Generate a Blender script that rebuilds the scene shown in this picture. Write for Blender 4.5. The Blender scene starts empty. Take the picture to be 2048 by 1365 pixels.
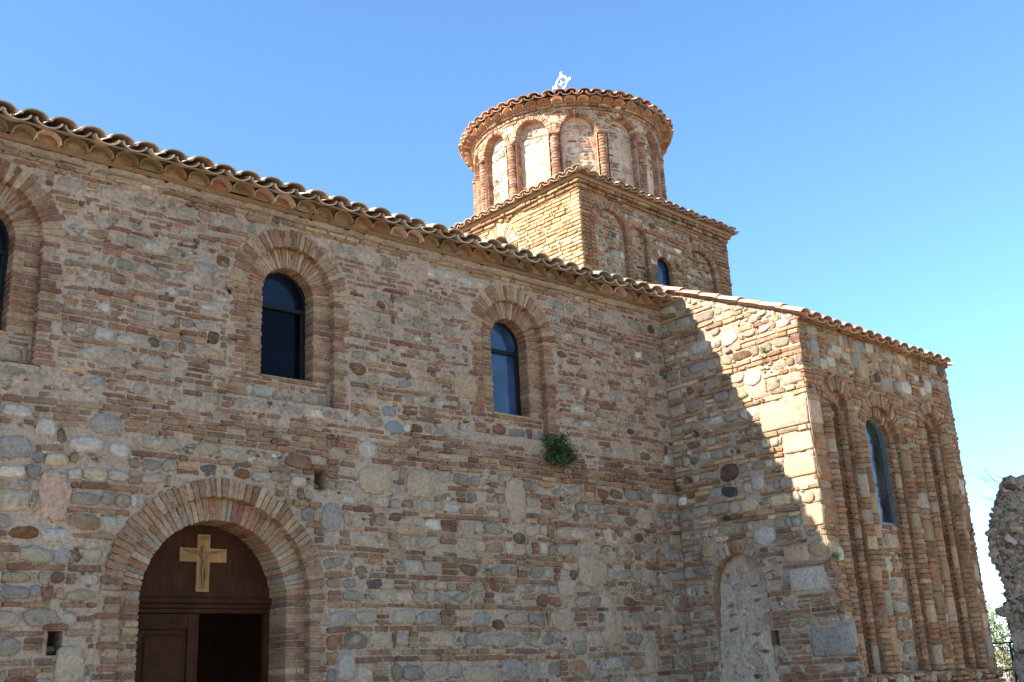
import bpy, math, random
import numpy as np
from mathutils import Matrix, Vector
D = bpy.data
sc = bpy.context.scene
COL = sc.collection
rad = math.radians

# ------------------------------------------------------------------ camera
cam_d = D.cameras.new('camera'); cam = D.objects.new('camera', cam_d); COL.objects.link(cam)
cam_d.sensor_width = 36.0; cam_d.lens = 38.797
cam_d.clip_start = 0.1; cam_d.clip_end = 3000
R = ((0.758234079, -0.160354509, -0.631955309), (-0.650129609, -0.258979225, -0.714325733), (-0.049117944, 0.952478972, -0.300618089))
M = Matrix(R).to_4x4(); M.translation = Vector((0, 0, 1.6)); cam.matrix_world = M
sc.camera = cam

# ------------------------------------------------------------------ sky, sun, exposure
SUN_AZ, SUN_EL = 162.0, 32.6          # math angle in the XY plane, elevation
w = D.worlds.new('World'); sc.world = w; w.use_nodes = True
nt = w.node_tree; nt.nodes.clear()
sky = nt.nodes.new('ShaderNodeTexSky'); sky.sky_type = 'NISHITA'; sky.sun_disc = False
sky.sun_elevation = rad(SUN_EL); sky.sun_rotation = rad(90 - SUN_AZ)
sky.air_density = 1.0; sky.dust_density = 0.0; sky.ozone_density = 2.2; sky.altitude = 1500
bg = nt.nodes.new('ShaderNodeBackground'); bg.inputs['Strength'].default_value = 0.104
out = nt.nodes.new('ShaderNodeOutputWorld')
tint = nt.nodes.new('ShaderNodeMix'); tint.data_type = 'RGBA'; tint.blend_type = 'MULTIPLY'; tint.inputs[0].default_value = 1.0
tint.inputs[7].default_value = (.78, 1.0, 1.10, 1)          # the camera's rendering of blue
nt.links.new(sky.outputs[0], tint.inputs[6]); nt.links.new(tint.outputs[2], bg.inputs[0]); nt.links.new(bg.outputs[0], out.inputs[0])
sun_d = D.lights.new('sun', 'SUN'); sun = D.objects.new('sun', sun_d); COL.objects.link(sun)
sun_d.energy = 5.0; sun_d.angle = rad(0.53); sun_d.color = (1.0, 0.95, 0.86)
sd = Vector((math.cos(rad(SUN_AZ)) * math.cos(rad(SUN_EL)), math.sin(rad(SUN_AZ)) * math.cos(rad(SUN_EL)), math.sin(rad(SUN_EL))))
sun.rotation_euler = sd.to_track_quat('Z', 'Y').to_euler()
sc.view_settings.view_transform = 'Standard'; sc.view_settings.look = 'None'
sc.view_settings.exposure = 1.75; sc.view_settings.gamma = 1.0

# ------------------------------------------------------------------ plan of the place (metres)
DN = 9.798                                   # nave wall plane y = DN, faces -y
EX = np.array([0.99887, 0.04751, 0.0]); EY = np.array([-0.04751, 0.99887, 0.0]); EZ = np.array([0, 0, 1.0])
K = np.array([11.519, DN, 0.0])              # inner corner of nave and transept
LB = 2.161                                   # transept projection
KC = K - EY * LB                             # outer corner
WC = 4.08                                    # transept width
KL = K + EY * 1.385                          # tower corner
WL = 3.94
CT = KL + EY * WL / 2 + EX * WL / 2          # tower centre
RD = 1.735                                    # drum radius (face of the arches)

def frame(P0, U, N):
    def f(v):
        return P0 + v[:, 0:1] * U + v[:, 1:2] * EZ + v[:, 2:3] * N
    return f
X, Y = np.array([1.0, 0, 0]), np.array([0, 1.0, 0])
F_NAVE = frame(np.array([0, DN, 0.0]), X, -Y)
F_B = frame(K, -EY, -EX)
F_C = frame(KC, EX, -EY)
F_LF = frame(KL, EX, -EY)
F_LL = frame(KL + EY * WL, -EY, -EX)
AZ0 = rad(-141.5)
def F_D(v):                                  # drum: u = arc at radius RD measured from AZ0
    a = AZ0 + v[:, 0] / RD; r = RD + v[:, 2]
    return np.stack([CT[0] + r * np.cos(a), CT[1] + r * np.sin(a), v[:, 1]], 1)

# ------------------------------------------------------------------ helpers
def hash2(ix, iy, s):
    n = (ix * 374761393 + iy * 668265263 + s * 974711) & 0x7fffffff
    n = ((n ^ (n >> 13)) * 1274126177) & 0x7fffffff
    return ((n ^ (n >> 16)) & 0xffff) / 65535.0
def vnoise(x, y, s=0):
    x = np.asarray(x, float); y = np.asarray(y, float)
    ix = np.floor(x).astype(np.int64); iy = np.floor(y).astype(np.int64)
    fx = x - ix; fy = y - iy; fx = fx * fx * (3 - 2 * fx); fy = fy * fy * (3 - 2 * fy)
    a = hash2(ix, iy, s); b = hash2(ix + 1, iy, s); c = hash2(ix, iy + 1, s); d = hash2(ix + 1, iy + 1, s)
    return (a + (b - a) * fx) * (1 - fy) + (c + (d - c) * fx) * fy
def fbm(x, y, s=0, o=3):
    t = 0; a = .5
    for i in range(o):
        t = t + a * (vnoise(x * 2 ** i, y * 2 ** i, s + i) - .5) * 2; a *= .55
    return t
def lin(c):
    c = np.asarray(c, float) / 255.0
    return np.where(c <= 0.04045, c / 12.92, ((c + 0.055) / 1.055) ** 2.4)

class Bld:
    """collects geometry with a colour per vertex and links it as ONE mesh object"""
    def __init__(s): s.v = []; s.c = []; s.l = []; s.n = []; s.sm = []; s.k = 0
    def add(s, v, faces, col, smooth=False):
        v = np.asarray(v, float); s.v.append(v)
        col = np.asarray(col, float)
        if col.ndim == 1: col = np.repeat(col[None, :3], len(v), 0)
        s.c.append(col[:, :3])
        for f in faces:
            s.l.extend([i + s.k for i in f]); s.n.append(len(f)); s.sm.append(smooth)
        s.k += len(v)
    def build(s, name, mat, parent=None, auto=False):
        me = D.meshes.new(name)
        v = np.concatenate(s.v).astype(np.float32); c = np.concatenate(s.c)
        me.vertices.add(len(v)); me.vertices.foreach_set('co', v.ravel())
        L = np.array(s.l, np.int32); n = np.array(s.n, np.int32)
        st = np.concatenate([[0], np.cumsum(n)[:-1]]).astype(np.int32)
        me.loops.add(len(L)); me.loops.foreach_set('vertex_index', L)
        me.polygons.add(len(n)); me.polygons.foreach_set('loop_start', st); me.polygons.foreach_set('loop_total', n)
        me.polygons.foreach_set('use_smooth', np.array(s.sm, bool))
        me.update(calc_edges=True); me.validate()
        at = me.color_attributes.new('Col', 'FLOAT_COLOR', 'POINT')
        if len(at.data) == len(c):
            at.data.foreach_set('color', np.concatenate([c, np.ones((len(c), 1))], 1).astype(np.float32).ravel())
        me.materials.append(mat)
        o = D.objects.new(name, me); COL.objects.link(o)
        if parent is not None: o.parent = parent
        return o

def thing(name, label, cat, loc=(0, 0, 0), group=None):
    o = D.objects.new(name, None); COL.objects.link(o); o.location = loc
    o['label'] = label; o['category'] = cat
    if group: o['group'] = group
    o.empty_display_size = .2
    return o

RING = {}
def ring_faces(N, nr, cap=True):
    k = (N, nr, cap)
    if k not in RING:
        F = []
        for r in range(nr - 1):
            for i in range(N):
                j = (i + 1) % N
                F.append((r * N + i, r * N + j, (r + 1) * N + j, (r + 1) * N + i))
        if cap:
            for i in range(N): F.append(((nr - 1) * N + i, (nr - 1) * N + (i + 1) % N, nr * N))
        RING[k] = F
    return RING[k]

def unit(b, F, poly, wb, wf, bev, col, rng, bulge=0.0, smooth=False, jit=.002, tilt=(0, 0)):
    """one stone or brick: outline poly (ccw) in wall coordinates, from depth wb to wf"""
    P = np.asarray(poly, float); N = len(P); c = P.mean(0); d = P - c
    h = np.abs(d).max(0) + 1e-6
    s2 = d * np.maximum(0.3, 1 - bev / h)
    def ring(q, wv):
        ww = wv + rng.normal(0, jit, N) + q[:, 0] * tilt[0] + q[:, 1] * tilt[1]
        return np.column_stack([c + q, ww])
    back = np.column_stack([P, np.full(N, wb)])
    if bulge > 0:
        rings = [back, ring(d, wf - bev), ring(s2, wf), ring(s2 * .6, wf + bulge * .75)]; ctr = wf + bulge
    else:
        rings = [back, ring(d, wf - bev), ring(s2, wf)]; ctr = wf
    V = np.concatenate(rings + [np.array([[c[0], c[1], ctr + rng.normal(0, jit)]])])
    b.add(F(V), ring_faces(N, len(rings)), col, smooth)

BRICKS = [lin(c) for c in [(152, 114, 82), (162, 126, 94), (144, 104, 76), (174, 146, 114), (138, 92, 68), (152, 120, 90), (166, 134, 102), (130, 98, 74), (156, 108, 80)]]
BRICKS_RED = [lin(c) for c in [(160, 108, 80), (150, 98, 74), (168, 120, 92), (156, 114, 88), (174, 136, 110), (140, 90, 70)]]
BRICKS_BUFF = [lin(c) for c in [(178, 148, 114), (168, 134, 100), (188, 160, 128), (160, 124, 94), (174, 144, 114)]]
BRICKS_ORANGE = [lin(c) for c in [(166, 116, 76), (158, 110, 74), (152, 108, 76), (172, 136, 98), (146, 104, 74), (154, 124, 92), (138, 108, 80)]]
BRICKS_SUNLIT = [lin(c) for c in [(196, 170, 134), (188, 160, 124), (202, 180, 148), (182, 148, 112), (192, 164, 130), (174, 138, 102)]]  # buff brick made paler for sunlit faces, glare put into the colour
STONES = [lin(c) for c in [(158, 148, 132), (166, 156, 140), (148, 138, 122), (168, 150, 132), (142, 138, 124), (160, 146, 124), (154, 142, 128), (150, 136, 112), (170, 156, 138), (150, 146, 138), (176, 160, 136)]]
WHITE = [lin(c) for c in [(188, 182, 168), (180, 175, 164), (194, 184, 164)]]
DARK = [lin(c) for c in [(104, 78, 62), (92, 86, 76), (110, 84, 60), (86, 80, 75)]]
EARTH_SHADED = [lin(c) for c in [(126, 104, 76), (116, 98, 72), (134, 100, 72), (122, 104, 80), (130, 110, 82), (138, 96, 68)]]  # brown tile and mortar tones, darkened to hold the shade under the eave
for _l in (BRICKS, BRICKS_RED, BRICKS_BUFF, BRICKS_ORANGE):
    for _c in _l:
        _c *= np.array([.94, .92, .84]); _c += (_c.mean() - _c) * .16
MORTAR = lin((172, 157, 141))
KIND = {'pale': (180, 164, 140), 'tan': (176, 152, 122), 'grey': (150, 145, 138), 'white': (188, 182, 172), 'plaster': (178, 160, 136), 'pinkpl': (192, 162, 140), 'blue': (134, 142, 146), 'dark': (92, 70, 52), 'olive': (118, 106, 76), 'rust': (116, 82, 52), 'green': (130, 132, 116)}
def pick(L, rng, v=.15):
    c = L[rng.integers(len(L))]
    return np.clip(c * (1 + rng.normal(0, v)) * (1 + rng.normal(0, .018, 3)), .01, .9)
def stone_col(rng, dark=.05, white=.10):
    t = rng.random()
    if t < dark: return pick(DARK, rng)
    if t < dark + white: return pick(WHITE, rng)
    return pick(STONES, rng)

def rect_poly(x0, x1, z0, z1, rng, j=.004, r=.006):
    m = (x0 + x1) / 2; n = (z0 + z1) / 2
    a = np.array([[x0 + r, z0], [m, z0], [x1 - r, z0], [x1, z0 + r], [x1, z1 - r], [x1 - r, z1], [m, z1], [x0 + r, z1], [x0, z1 - r], [x0, z0 + r]])
    a[:, 0] += rng.normal(0, j, 10); a[:, 1] += rng.normal(0, j * .5, 10)
    return a
def blob_poly(cx, cz, w_, h_, rng, N=12, n=None, jit=.075, rot=.12):
    n = n or rng.uniform(2.0, 4.2)
    t = np.linspace(0, 2 * np.pi, N, endpoint=False) + rng.uniform(-.15, .15, N)
    c, s = np.cos(t), np.sin(t)
    k = 1 + rng.normal(0, jit, N)
    x = w_ / 2 * np.sign(c) * np.abs(c) ** (2 / n) * k; z = h_ / 2 * np.sign(s) * np.abs(s) ** (2 / n) * k
    sk = rng.uniform(-.25, .25); x = x * (1 + sk * z / h_)
    a = rng.normal(0, rot)
    return np.column_stack([cx + x * math.cos(a) - z * math.sin(a), cz + x * math.sin(a) + z * math.cos(a)])

# blocked regions -----------------------------------------------------------
def arch(cu, R_, zs, zb):
    return lambda u, z: ((np.abs(u - cu) < R_) & (z >= zb) & (z <= zs)) | (((u - cu) ** 2 + (z - zs) ** 2 < R_ * R_) & (z > zs))
def rect(u0, u1, z0, z1): return lambda u, z: (u > u0) & (u < u1) & (z > z0) & (z < z1)
def blob(cu, cz, ru, rz): return lambda u, z: ((u - cu) / ru) ** 2 + ((z - cz) / rz) ** 2 < 1
def above(z0, k, u0=0): return lambda u, z: z > z0 + k * (u - u0)
def any_of(L):
    def f(u, z):
        r = np.zeros(np.broadcast(u, z).shape, bool)
        for g in L: r = r | g(u, z)
        return r
    return f

def intervals(blk, us, st):
    out_, a = [], None
    for i, k in enumerate(blk):
        if not k and a is None: a = us[i]
        if k and a is not None: out_.append((a, us[i] - st)); a = None
    if a is not None: out_.append((a, us[-1]))
    return [(p, q) for p, q in out_ if q - p > .035]

def wobble(u, z): return .030 * (vnoise(u * .45, z * .8, 91) - .5) * 2 + .012 * (vnoise(u * 1.7, z * 1.5, 92) - .5) * 2

def masonry(b, F, u0, u1, z0, z1, blocked, rng, rows, palette=BRICKS, pmiss=.06, wlvl=.008, wvar=.006, ends=.0, wob=1.0, depth=-.05, ledge=None, dark=.05, white=.10):
    """rows(z) -> (kind, height).  Bricks and stones laid course by course"""
    z = z0
    st = .01
    us = np.arange(u0, u1 + st / 2, st)
    while z < z1:
        kind, h = rows(z)
        if z + h > z1: h = z1 - z
        if h < .025: break
        if h < .08: kind = 'b'
        zz = lambda f: z + f * h
        blk = np.zeros(len(us), bool)
        for f in (.08, .5, .92):
            blk |= blocked(us, np.full(len(us), zz(f)) + wobble(us, zz(f)) * wob)
        for (a, c) in intervals(blk, us, st):
            e0 = rng.uniform(0, ends) if abs(a - u0) < .02 else 0
            e1 = rng.uniform(0, ends) if abs(c - u1) < .02 else 0
            a -= e0; c += e1
            lay(b, F, a, c, z, h, kind, rng, palette, pmiss, wlvl, wvar, wob, depth, dark, white)
        z += h

def lay(b, F, a, c, z, h, kind, rng, palette, pmiss, wlvl, wvar, wob, depth, dark, white):
    def put(poly, *k, **kw):
        P = np.asarray(poly, float).copy()
        P[:, 1] += wobble(P[:, 0], P[:, 1]) * wob
        unit(b, F, P, *k, **kw)
    def brick(x0, x1, za, zb, pal=palette):
        t = rng.normal(0, .013) if x1 - x0 > .1 else rng.normal(0, .04)
        P = rect_poly(x0, x1, za + rng.uniform(-.002, .006), zb - rng.uniform(-.002, .008), rng, j=.005)
        P[:, 1] += (P[:, 0] - (x0 + x1) / 2) * t
        put(P, depth, wlvl + rng.normal(0, wvar), .006, pick(pal, rng), rng, jit=.0022, tilt=(rng.normal(0, .02), rng.normal(0, .08)))
    x = a
    if kind == 'b':
        while x < c - .03:
            L = rng.uniform(.11, .30)
            if rng.random() < .12: L = rng.uniform(.05, .1)
            if c - x - L < .08: L = c - x
            L = min(L, c - x)
            if rng.random() > pmiss:
                g = rng.uniform(.004, .011); g2 = rng.uniform(.005, .012)
                brick(x + g, x + L - g, z + g2 * .6, z + h - g2)
            elif rng.random() < .6 and L > .1:
                put(blob_poly(x + L / 2, z + h / 2, min(.1, L * .6), h * .8, rng, 9), depth, wlvl + rng.normal(0, wvar), .008, stone_col(rng), rng, bulge=.006, smooth=True)
            x += L
    else:
        while x < c - .03:
            t = rng.random(); hh = h
            if t < .68:
                L = hh * rng.uniform(.6, 2.1); L = min(max(L, .06), .34)
                if c - x - L < .05: L = c - x
                L = min(L, c - x)
                fh = rng.uniform(.74, .97)
                off = rng.uniform(-.5, .5) * (1 - fh) * hh
                col = stone_col(rng, dark, white)
                if rng.random() < .1: col = pick(palette, rng)
                put(blob_poly(x + L / 2, z + hh / 2 + off, L * rng.uniform(.88, 1.0), hh * fh, rng, int(rng.integers(9, 15))), depth, wlvl + rng.normal(0, wvar), rng.uniform(.008, .016), col, rng, bulge=rng.uniform(.001, .009), smooth=True, jit=.003, tilt=(rng.normal(0, .03), rng.normal(0, .05)))
                # chips wedged in the corners
                for cz_ in (z + .012, z + hh - .012):
                    if rng.random() < .4:
                        put(blob_poly(x + rng.uniform(-.02, .03), cz_, rng.uniform(.02, .07), rng.uniform(.014, .03), rng, 8), depth, wlvl + rng.normal(-.004, wvar), .005, stone_col(rng, .1, .12) if rng.random() < .5 else pick(palette, rng), rng, bulge=.004, smooth=True)
            elif t < .86:
                L = min(rng.uniform(.10, .26), c - x)
                n = max(1, int(round(hh / .062))); q = hh / n
                for i in range(n):
                    if rng.random() < .85:
                        e = rng.uniform(0, .03)
                        if L - e > .04: brick(x + .006 + rng.uniform(0, .015), x + L - .006 - e, z + i * q + .006, z + (i + 1) * q - .007)
            elif t < .90:
                L = min(rng.uniform(.045, .06), c - x)
                if L > .03: brick(x + .005, x + L - .005, z + .008, z + hh - .01)
            else:
                L = min(rng.uniform(.08, .2), c - x)
                for i in range(int(L * hh * 420)):
                    put(blob_poly(x + rng.uniform(0, L), z + hh * rng.uniform(.18, .82), rng.uniform(.025, .07), rng.uniform(.02, .05), rng, 8), depth, wlvl + rng.normal(-.003, wvar), .006, stone_col(rng, .08, .2), rng, bulge=.006, smooth=True)
            x += L

def rowgen(seq, rng, hb=(.055, .07), hs=(.11, .19)):
    st = {'i': 0}
    def rows(z):
        k = seq(z) if callable(seq) else seq
        s = k[st['i'] % len(k)]; st['i'] += 1
        return ('b', rng.uniform(*hb)) if s == 'b' else ('r', rng.uniform(*hs))
    return rows

def mortar_sheet(b, F, u0, u1, z0, z1, hole, base, amp, st=.022, seed=0, col=MORTAR, rough=1.0, vary=.12, pits=1.0):
    nu = max(2, int(round((u1 - u0) / st)) + 1); nz = max(2, int(round((z1 - z0) / st)) + 1)
    U, Z = np.meshgrid(np.linspace(u0, u1, nu), np.linspace(z0, z1, nz), indexing='ij')
    W = (base(U, Z) if callable(base) else base) + amp * (1.1 * fbm(U * 5, Z * 7, seed, 3) + .55 * fbm(U * 24, Z * 26, seed + 9, 2) * rough) + amp * .8 * fbm(U * .9, Z * 1.1, seed + 30, 2)
    W -= np.clip(fbm(U * 16, Z * 20, seed + 70, 2) - .30, 0, 1) * .13 * pits
    t = .5 + .5 * fbm(U * 1.3, Z * 1.6, seed + 50, 3)
    cA = col * (1 - vary); cB = col * np.array([1.1, 1.04, .98]) * (1 + vary)
    C_ = cA + (cB - cA) * t[..., None]
    V = np.stack([U, Z, W], -1).reshape(-1, 3)
    uc = (U[:-1, :-1] + U[1:, 1:]) / 2; zc = (Z[:-1, :-1] + Z[1:, 1:]) / 2
    keep = ~hole(uc, zc) if hole else np.ones(uc.shape, bool)
    I, J = np.nonzero(keep)
    q = np.stack([I * nz + J, (I + 1) * nz + J, (I + 1) * nz + J + 1, I * nz + J + 1], 1)
    b.add(F(V), q.tolist(), C_.reshape(-1, 3), True)

def pick8(L, rng): return pick(L, rng, .09)
def voussoirs(b, F, cu, cz, r0, r1, n, wb, wf, rng, pal, a0=0, a1=math.pi, gap=.008, jr=.012, wv=.004, ex=False):
    da = (a1 - a0) / n
    A = a0
    ws = rng.uniform(.75, 1.25, n); ws = ws / ws.sum() * (a1 - a0)
    for k in range(n):
        ta, tb = A, A + ws[k]; A = tb
        g0 = gap / 2 / r0; g1 = gap / 2 / r1 * rng.uniform(.8, 2.0)
        re = r1 + rng.normal(0, jr); ri = r0 + rng.normal(0, .003)
        pts = []
        for (r, t) in ((ri, ta + g0), ((ri + re) / 2, ta + (g0 + g1) / 2), (re, ta + g1), (re + .004, (ta + tb) / 2), (re, tb - g1), ((ri + re) / 2, tb - (g0 + g1) / 2), (ri, tb - g0)):
            pts.append((cu + r * math.cos(t), cz + r * math.sin(t)))
        P = np.array(pts) + rng.normal(0, .002, (7, 2))
        unit(b, F, P, wb, wf + rng.normal(0, wv), .006, pick8(pal, rng), rng, jit=.0022)

def jamb(b, F, ua, ub, z0, z1, wb, wf, rng, pal, pitch=.064, jag=0, side=1, wv=.004, pmiss=0):
    """stack of bricks between ua and ub; jag lengthens the ub end by a random amount"""
    n = max(1, int(round((z1 - z0) / pitch))); q = (z1 - z0) / n
    for i in range(n):
        if rng.random() < pmiss: continue
        e = ub + (rng.uniform(-jag, jag) if jag else 0)
        lo, hi = min(ua, e), max(ua, e)
        za, zb = z0 + i * q, z0 + (i + 1) * q
        g = rng.uniform(.005, .011)
        if hi - lo > .2 and rng.random() < .45:
            m = lo + (hi - lo) * rng.uniform(.35, .65)
            parts = [(lo, m - .005), (m + .005, hi)]
        else: parts = [(lo, hi)]
        for (p, r_) in parts:
            P = rect_poly(p, r_, za + g * .6, zb - g, rng, j=.003)
            P[:, 1] += (P[:, 0] - p) * rng.normal(0, .01)
            unit(b, F, P, wb, wf + rng.normal(0, wv), .006, pick8(pal, rng), rng, jit=.002)

def arch_line(cu, R_, zs, zb, n=20):
    t = np.linspace(0, math.pi, n)
    return [(cu + R_, zb)] + [(cu + R_ * math.cos(a), zs + R_ * math.sin(a)) for a in t] + [(cu - R_, zb)]
def reveal(b, F, pts, wa, wb, col):
    P = np.array(pts); n = len(P)
    V = np.concatenate([np.column_stack([P, np.full(n, wa)]), np.column_stack([P, np.full(n, wb)])])
    b.add(F(V), [(i, i + 1, n + i + 1, n + i) for i in range(n - 1)], col, False)
def collar(b, F, c, zs, zb, ra, rb, wv, col=MORTAR, n=26):
    """mortar face behind a ring of bricks"""
    P = arch_line(c, ra, zs, zb, n); Q = arch_line(c, rb, zs, zb, n); m = len(P)
    V = np.concatenate([np.column_stack([np.array(P), np.full(m, wv)]), np.column_stack([np.array(Q), np.full(m, wv)])])
    b.add(F(V), [(i, m + i, m + i + 1, i + 1) for i in range(m - 1)], col * .9, False)
def plate(b, F, pts, wv, col, back=None, thick=None):
    """flat outline (ccw) with optional thickness"""
    P = np.array(pts, float); n = len(P)
    if thick is None:
        b.add(F(np.column_stack([P, np.full(n, wv)])), [tuple(range(n))], col, False)
    else:
        V = np.concatenate([np.column_stack([P, np.full(n, wv)]), np.column_stack([P, np.full(n, wv - thick)])])
        Fc = [tuple(range(n)), tuple(range(2 * n - 1, n - 1, -1))] + [((i + 1) % n, i, n + i, n + (i + 1) % n) for i in range(n)]
        b.add(F(V), Fc, col, False)
def fbox(b, F, u0, u1, z0, z1, w0, w1, col, bev=.004):
    """bevelled bar in wall coordinates"""
    o = []
    for (wv, i) in ((w0, 0), (w1 - bev, 0), (w1, bev)):
        o += [(u0 + i, z0 + i, wv), (u1 - i, z0 + i, wv), (u1 - i, z1 - i, wv), (u0 + i, z1 - i, wv)]
    Fc = [(3, 2, 1, 0), (8, 9, 10, 11)]
    for r in (0, 4):
        for i in range(4):
            j = (i + 1) % 4; Fc.append((r + i, r + j, r + 4 + j, r + 4 + i))
    b.add(F(np.array(o, float)), Fc, col, False)

# ------------------------------------------------------------------ materials
def mat_new(name):
    m = D.materials.new(name); m.use_nodes = True
    n = m.node_tree.nodes; p = n['Principled BSDF']
    return m, n, m.node_tree.links, p
def noise_node(n, l, scale, detail=4, rough=.6, vec=None):
    t = n.new('ShaderNodeTexNoise'); t.inputs['Scale'].default_value = scale; t.inputs['Detail'].default_value = detail; t.inputs['Roughness'].default_value = rough
    if vec is None:
        g = n.new('ShaderNodeNewGeometry'); vec = g.outputs['Position']
    l.new(vec, t.inputs['Vector']); return t
def ramp(n, l, src, pts):
    r = n.new('ShaderNodeValToRGB'); e = r.color_ramp.elements
    e[0].position, e[0].color = pts[0][0], (*pts[0][1], 1) if len(pts[0][1]) == 3 else pts[0][1]
    e[1].position, e[1].color = pts[-1][0], (*pts[-1][1], 1)
    for p, c in pts[1:-1]:
        k = e.new(p); k.color = (*c, 1)
    l.new(src, r.inputs['Fac']); return r
def mix(n, l, fac, a, b, mode='MIX'):
    m = n.new('ShaderNodeMix'); m.data_type = 'RGBA'; m.blend_type = mode
    for s, v in ((m.inputs[0], fac), (m.inputs[6], a), (m.inputs[7], b)):
        if hasattr(v, 'is_linked') or hasattr(v, 'links'): l.new(v, s)
        elif isinstance(v, (int, float)): s.default_value = v
        else: s.default_value = (*v, 1) if len(v) == 3 else v
    return m.outputs[2]
def g3(v): return (v, v, v)

def masonry_mat(name, lime=.35, lichen=.18, tint=(1, 1, 1), limecol=(.47, .40, .31), stain=(.72, .70, .66), streak=0):
    m, n, l, p = mat_new(name)
    a = n.new('ShaderNodeAttribute'); a.attribute_name = 'Col'
    n1 = noise_node(n, l, 26, 5, .65); n2 = noise_node(n, l, 130, 3, .7); n3 = noise_node(n, l, 7, 4, .6); n4 = noise_node(n, l, 55, 3, .6); n5 = noise_node(n, l, 1.3, 4, .6)
    r1 = ramp(n, l, n1.outputs['Fac'], [(.25, g3(.55)), (.5, g3(1.0)), (.78, g3(1.42))])
    c = mix(n, l, 1.0, a.outputs['Color'], r1.outputs[0], 'MULTIPLY')
    r2 = ramp(n, l, n2.outputs['Fac'], [(.3, g3(.55)), (.5, g3(1.0)), (.72, g3(1.38))])
    c = mix(n, l, 1.0, c, r2.outputs[0], 'MULTIPLY')
    # lime wash and old mortar smeared over the units
    mm = n.new('ShaderNodeMath'); mm.operation = 'MULTIPLY'
    l.new(ramp(n, l, n3.outputs['Fac'], [(.42, g3(0)), (.72, g3(1))]).outputs[0], mm.inputs[0])
    l.new(ramp(n, l, n4.outputs['Fac'], [(.40, g3(0)), (.62, g3(1))]).outputs[0], mm.inputs[1])
    m2 = n.new('ShaderNodeMath'); m2.operation = 'MULTIPLY'; l.new(mm.outputs[0], m2.inputs[0]); m2.inputs[1].default_value = lime * 2
    m2.use_clamp = True
    c = mix(n, l, m2.outputs[0], c, limecol)
    # grey lichen and soot stains
    m3 = n.new('ShaderNodeMath'); m3.operation = 'MULTIPLY'
    l.new(ramp(n, l, n5.outputs['Fac'], [(.48, g3(0)), (.7, g3(1))]).outputs[0], m3.inputs[0]); m3.inputs[1].default_value = lichen * 2
    c = mix(n, l, m3.outputs[0], c, mix(n, l, 1.0, c, stain, 'MULTIPLY'))
    if streak:                                            # damp streaks running down the wall
        g = n.new('ShaderNodeNewGeometry'); mp = n.new('ShaderNodeMapping'); l.new(g.outputs['Position'], mp.inputs['Vector']); mp.inputs['Scale'].default_value = (5, 5, .8)
        n6 = noise_node(n, l, 1.0, 5, .65, mp.outputs[0])
        c = mix(n, l, ramp(n, l, n6.outputs['Fac'], [(.48, g3(0)), (.68, g3(streak))]).outputs[0], c, mix(n, l, 1.0, c, (.50, .47, .38), 'MULTIPLY'))
    c = mix(n, l, 1.0, c, tint, 'MULTIPLY')
    l.new(c, p.inputs['Base Color']); p.inputs['Roughness'].default_value = .93
    p.inputs['Specular IOR Level'].default_value = .25
    b1 = n.new('ShaderNodeBump'); b1.inputs['Strength'].default_value = .75; b1.inputs['Distance'].default_value = .020
    l.new(n1.outputs['Fac'], b1.inputs['Height'])
    b2 = n.new('ShaderNodeBump'); b2.inputs['Strength'].default_value = .7; b2.inputs['Distance'].default_value = .007
    l.new(n2.outputs['Fac'], b2.inputs['Height']); l.new(b1.outputs[0], b2.inputs['Normal'])
    l.new(b2.outputs[0], p.inputs['Normal'])
    return m
M_WALL = masonry_mat('old_masonry', tint=(.83, .745, .69), streak=.3)
M_FRONT = masonry_mat('streaked_brick', lime=.35, lichen=.25, tint=(.92, .81, .71), streak=.55)
M_DRUM = masonry_mat('drum_masonry', lime=.5, lichen=.2, tint=(1.0, .94, .87), limecol=(.60, .52, .43), streak=.4)
M_ARCH = masonry_mat('arch_brick', lime=.28, lichen=.1, tint=(.82, .735, .68), streak=.2)
M_TOWER = masonry_mat('tower_masonry', lime=.30, lichen=.3, tint=(.92, .85, .75), streak=.5)

def tile_mat():
    m, n, l, p = mat_new('terracotta_tiles')
    a = n.new('ShaderNodeAttribute'); a.attribute_name = 'Col'
    n1 = noise_node(n, l, 9, 5, .65); n2 = noise_node(n, l, 45, 4, .7); n3 = noise_node(n, l, 3, 3, .6)
    c = mix(n, l, 1.0, a.outputs['Color'], ramp(n, l, n2.outputs['Fac'], [(.25, g3(.6)), (.5, g3(1)), (.75, g3(1.35))]).outputs[0], 'MULTIPLY')
    f = ramp(n, l, n1.outputs['Fac'], [(.50, g3(0)), (.70, g3(.7))])
    c = mix(n, l, f.outputs[0], c, (.17, .16, .12))
    f2 = ramp(n, l, n3.outputs['Fac'], [(.52, g3(0)), (.7, g3(.5))])
    c = mix(n, l, f2.outputs[0], c, (.30, .26, .19))
    c = mix(n, l, 1.0, c, (1.15, 1.07, 1.01), 'MULTIPLY')
    l.new(c, p.inputs['Base Color']); p.inputs['Roughness'].default_value = .9; p.inputs['Specular IOR Level'].default_value = .25
    b1 = n.new('ShaderNodeBump'); b1.inputs['Strength'].default_value = .6; b1.inputs['Distance'].default_value = .008
    l.new(n2.outputs['Fac'], b1.inputs['Height']); l.new(b1.outputs[0], p.inputs['Normal'])
    return m
M_TILE = tile_mat()

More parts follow.
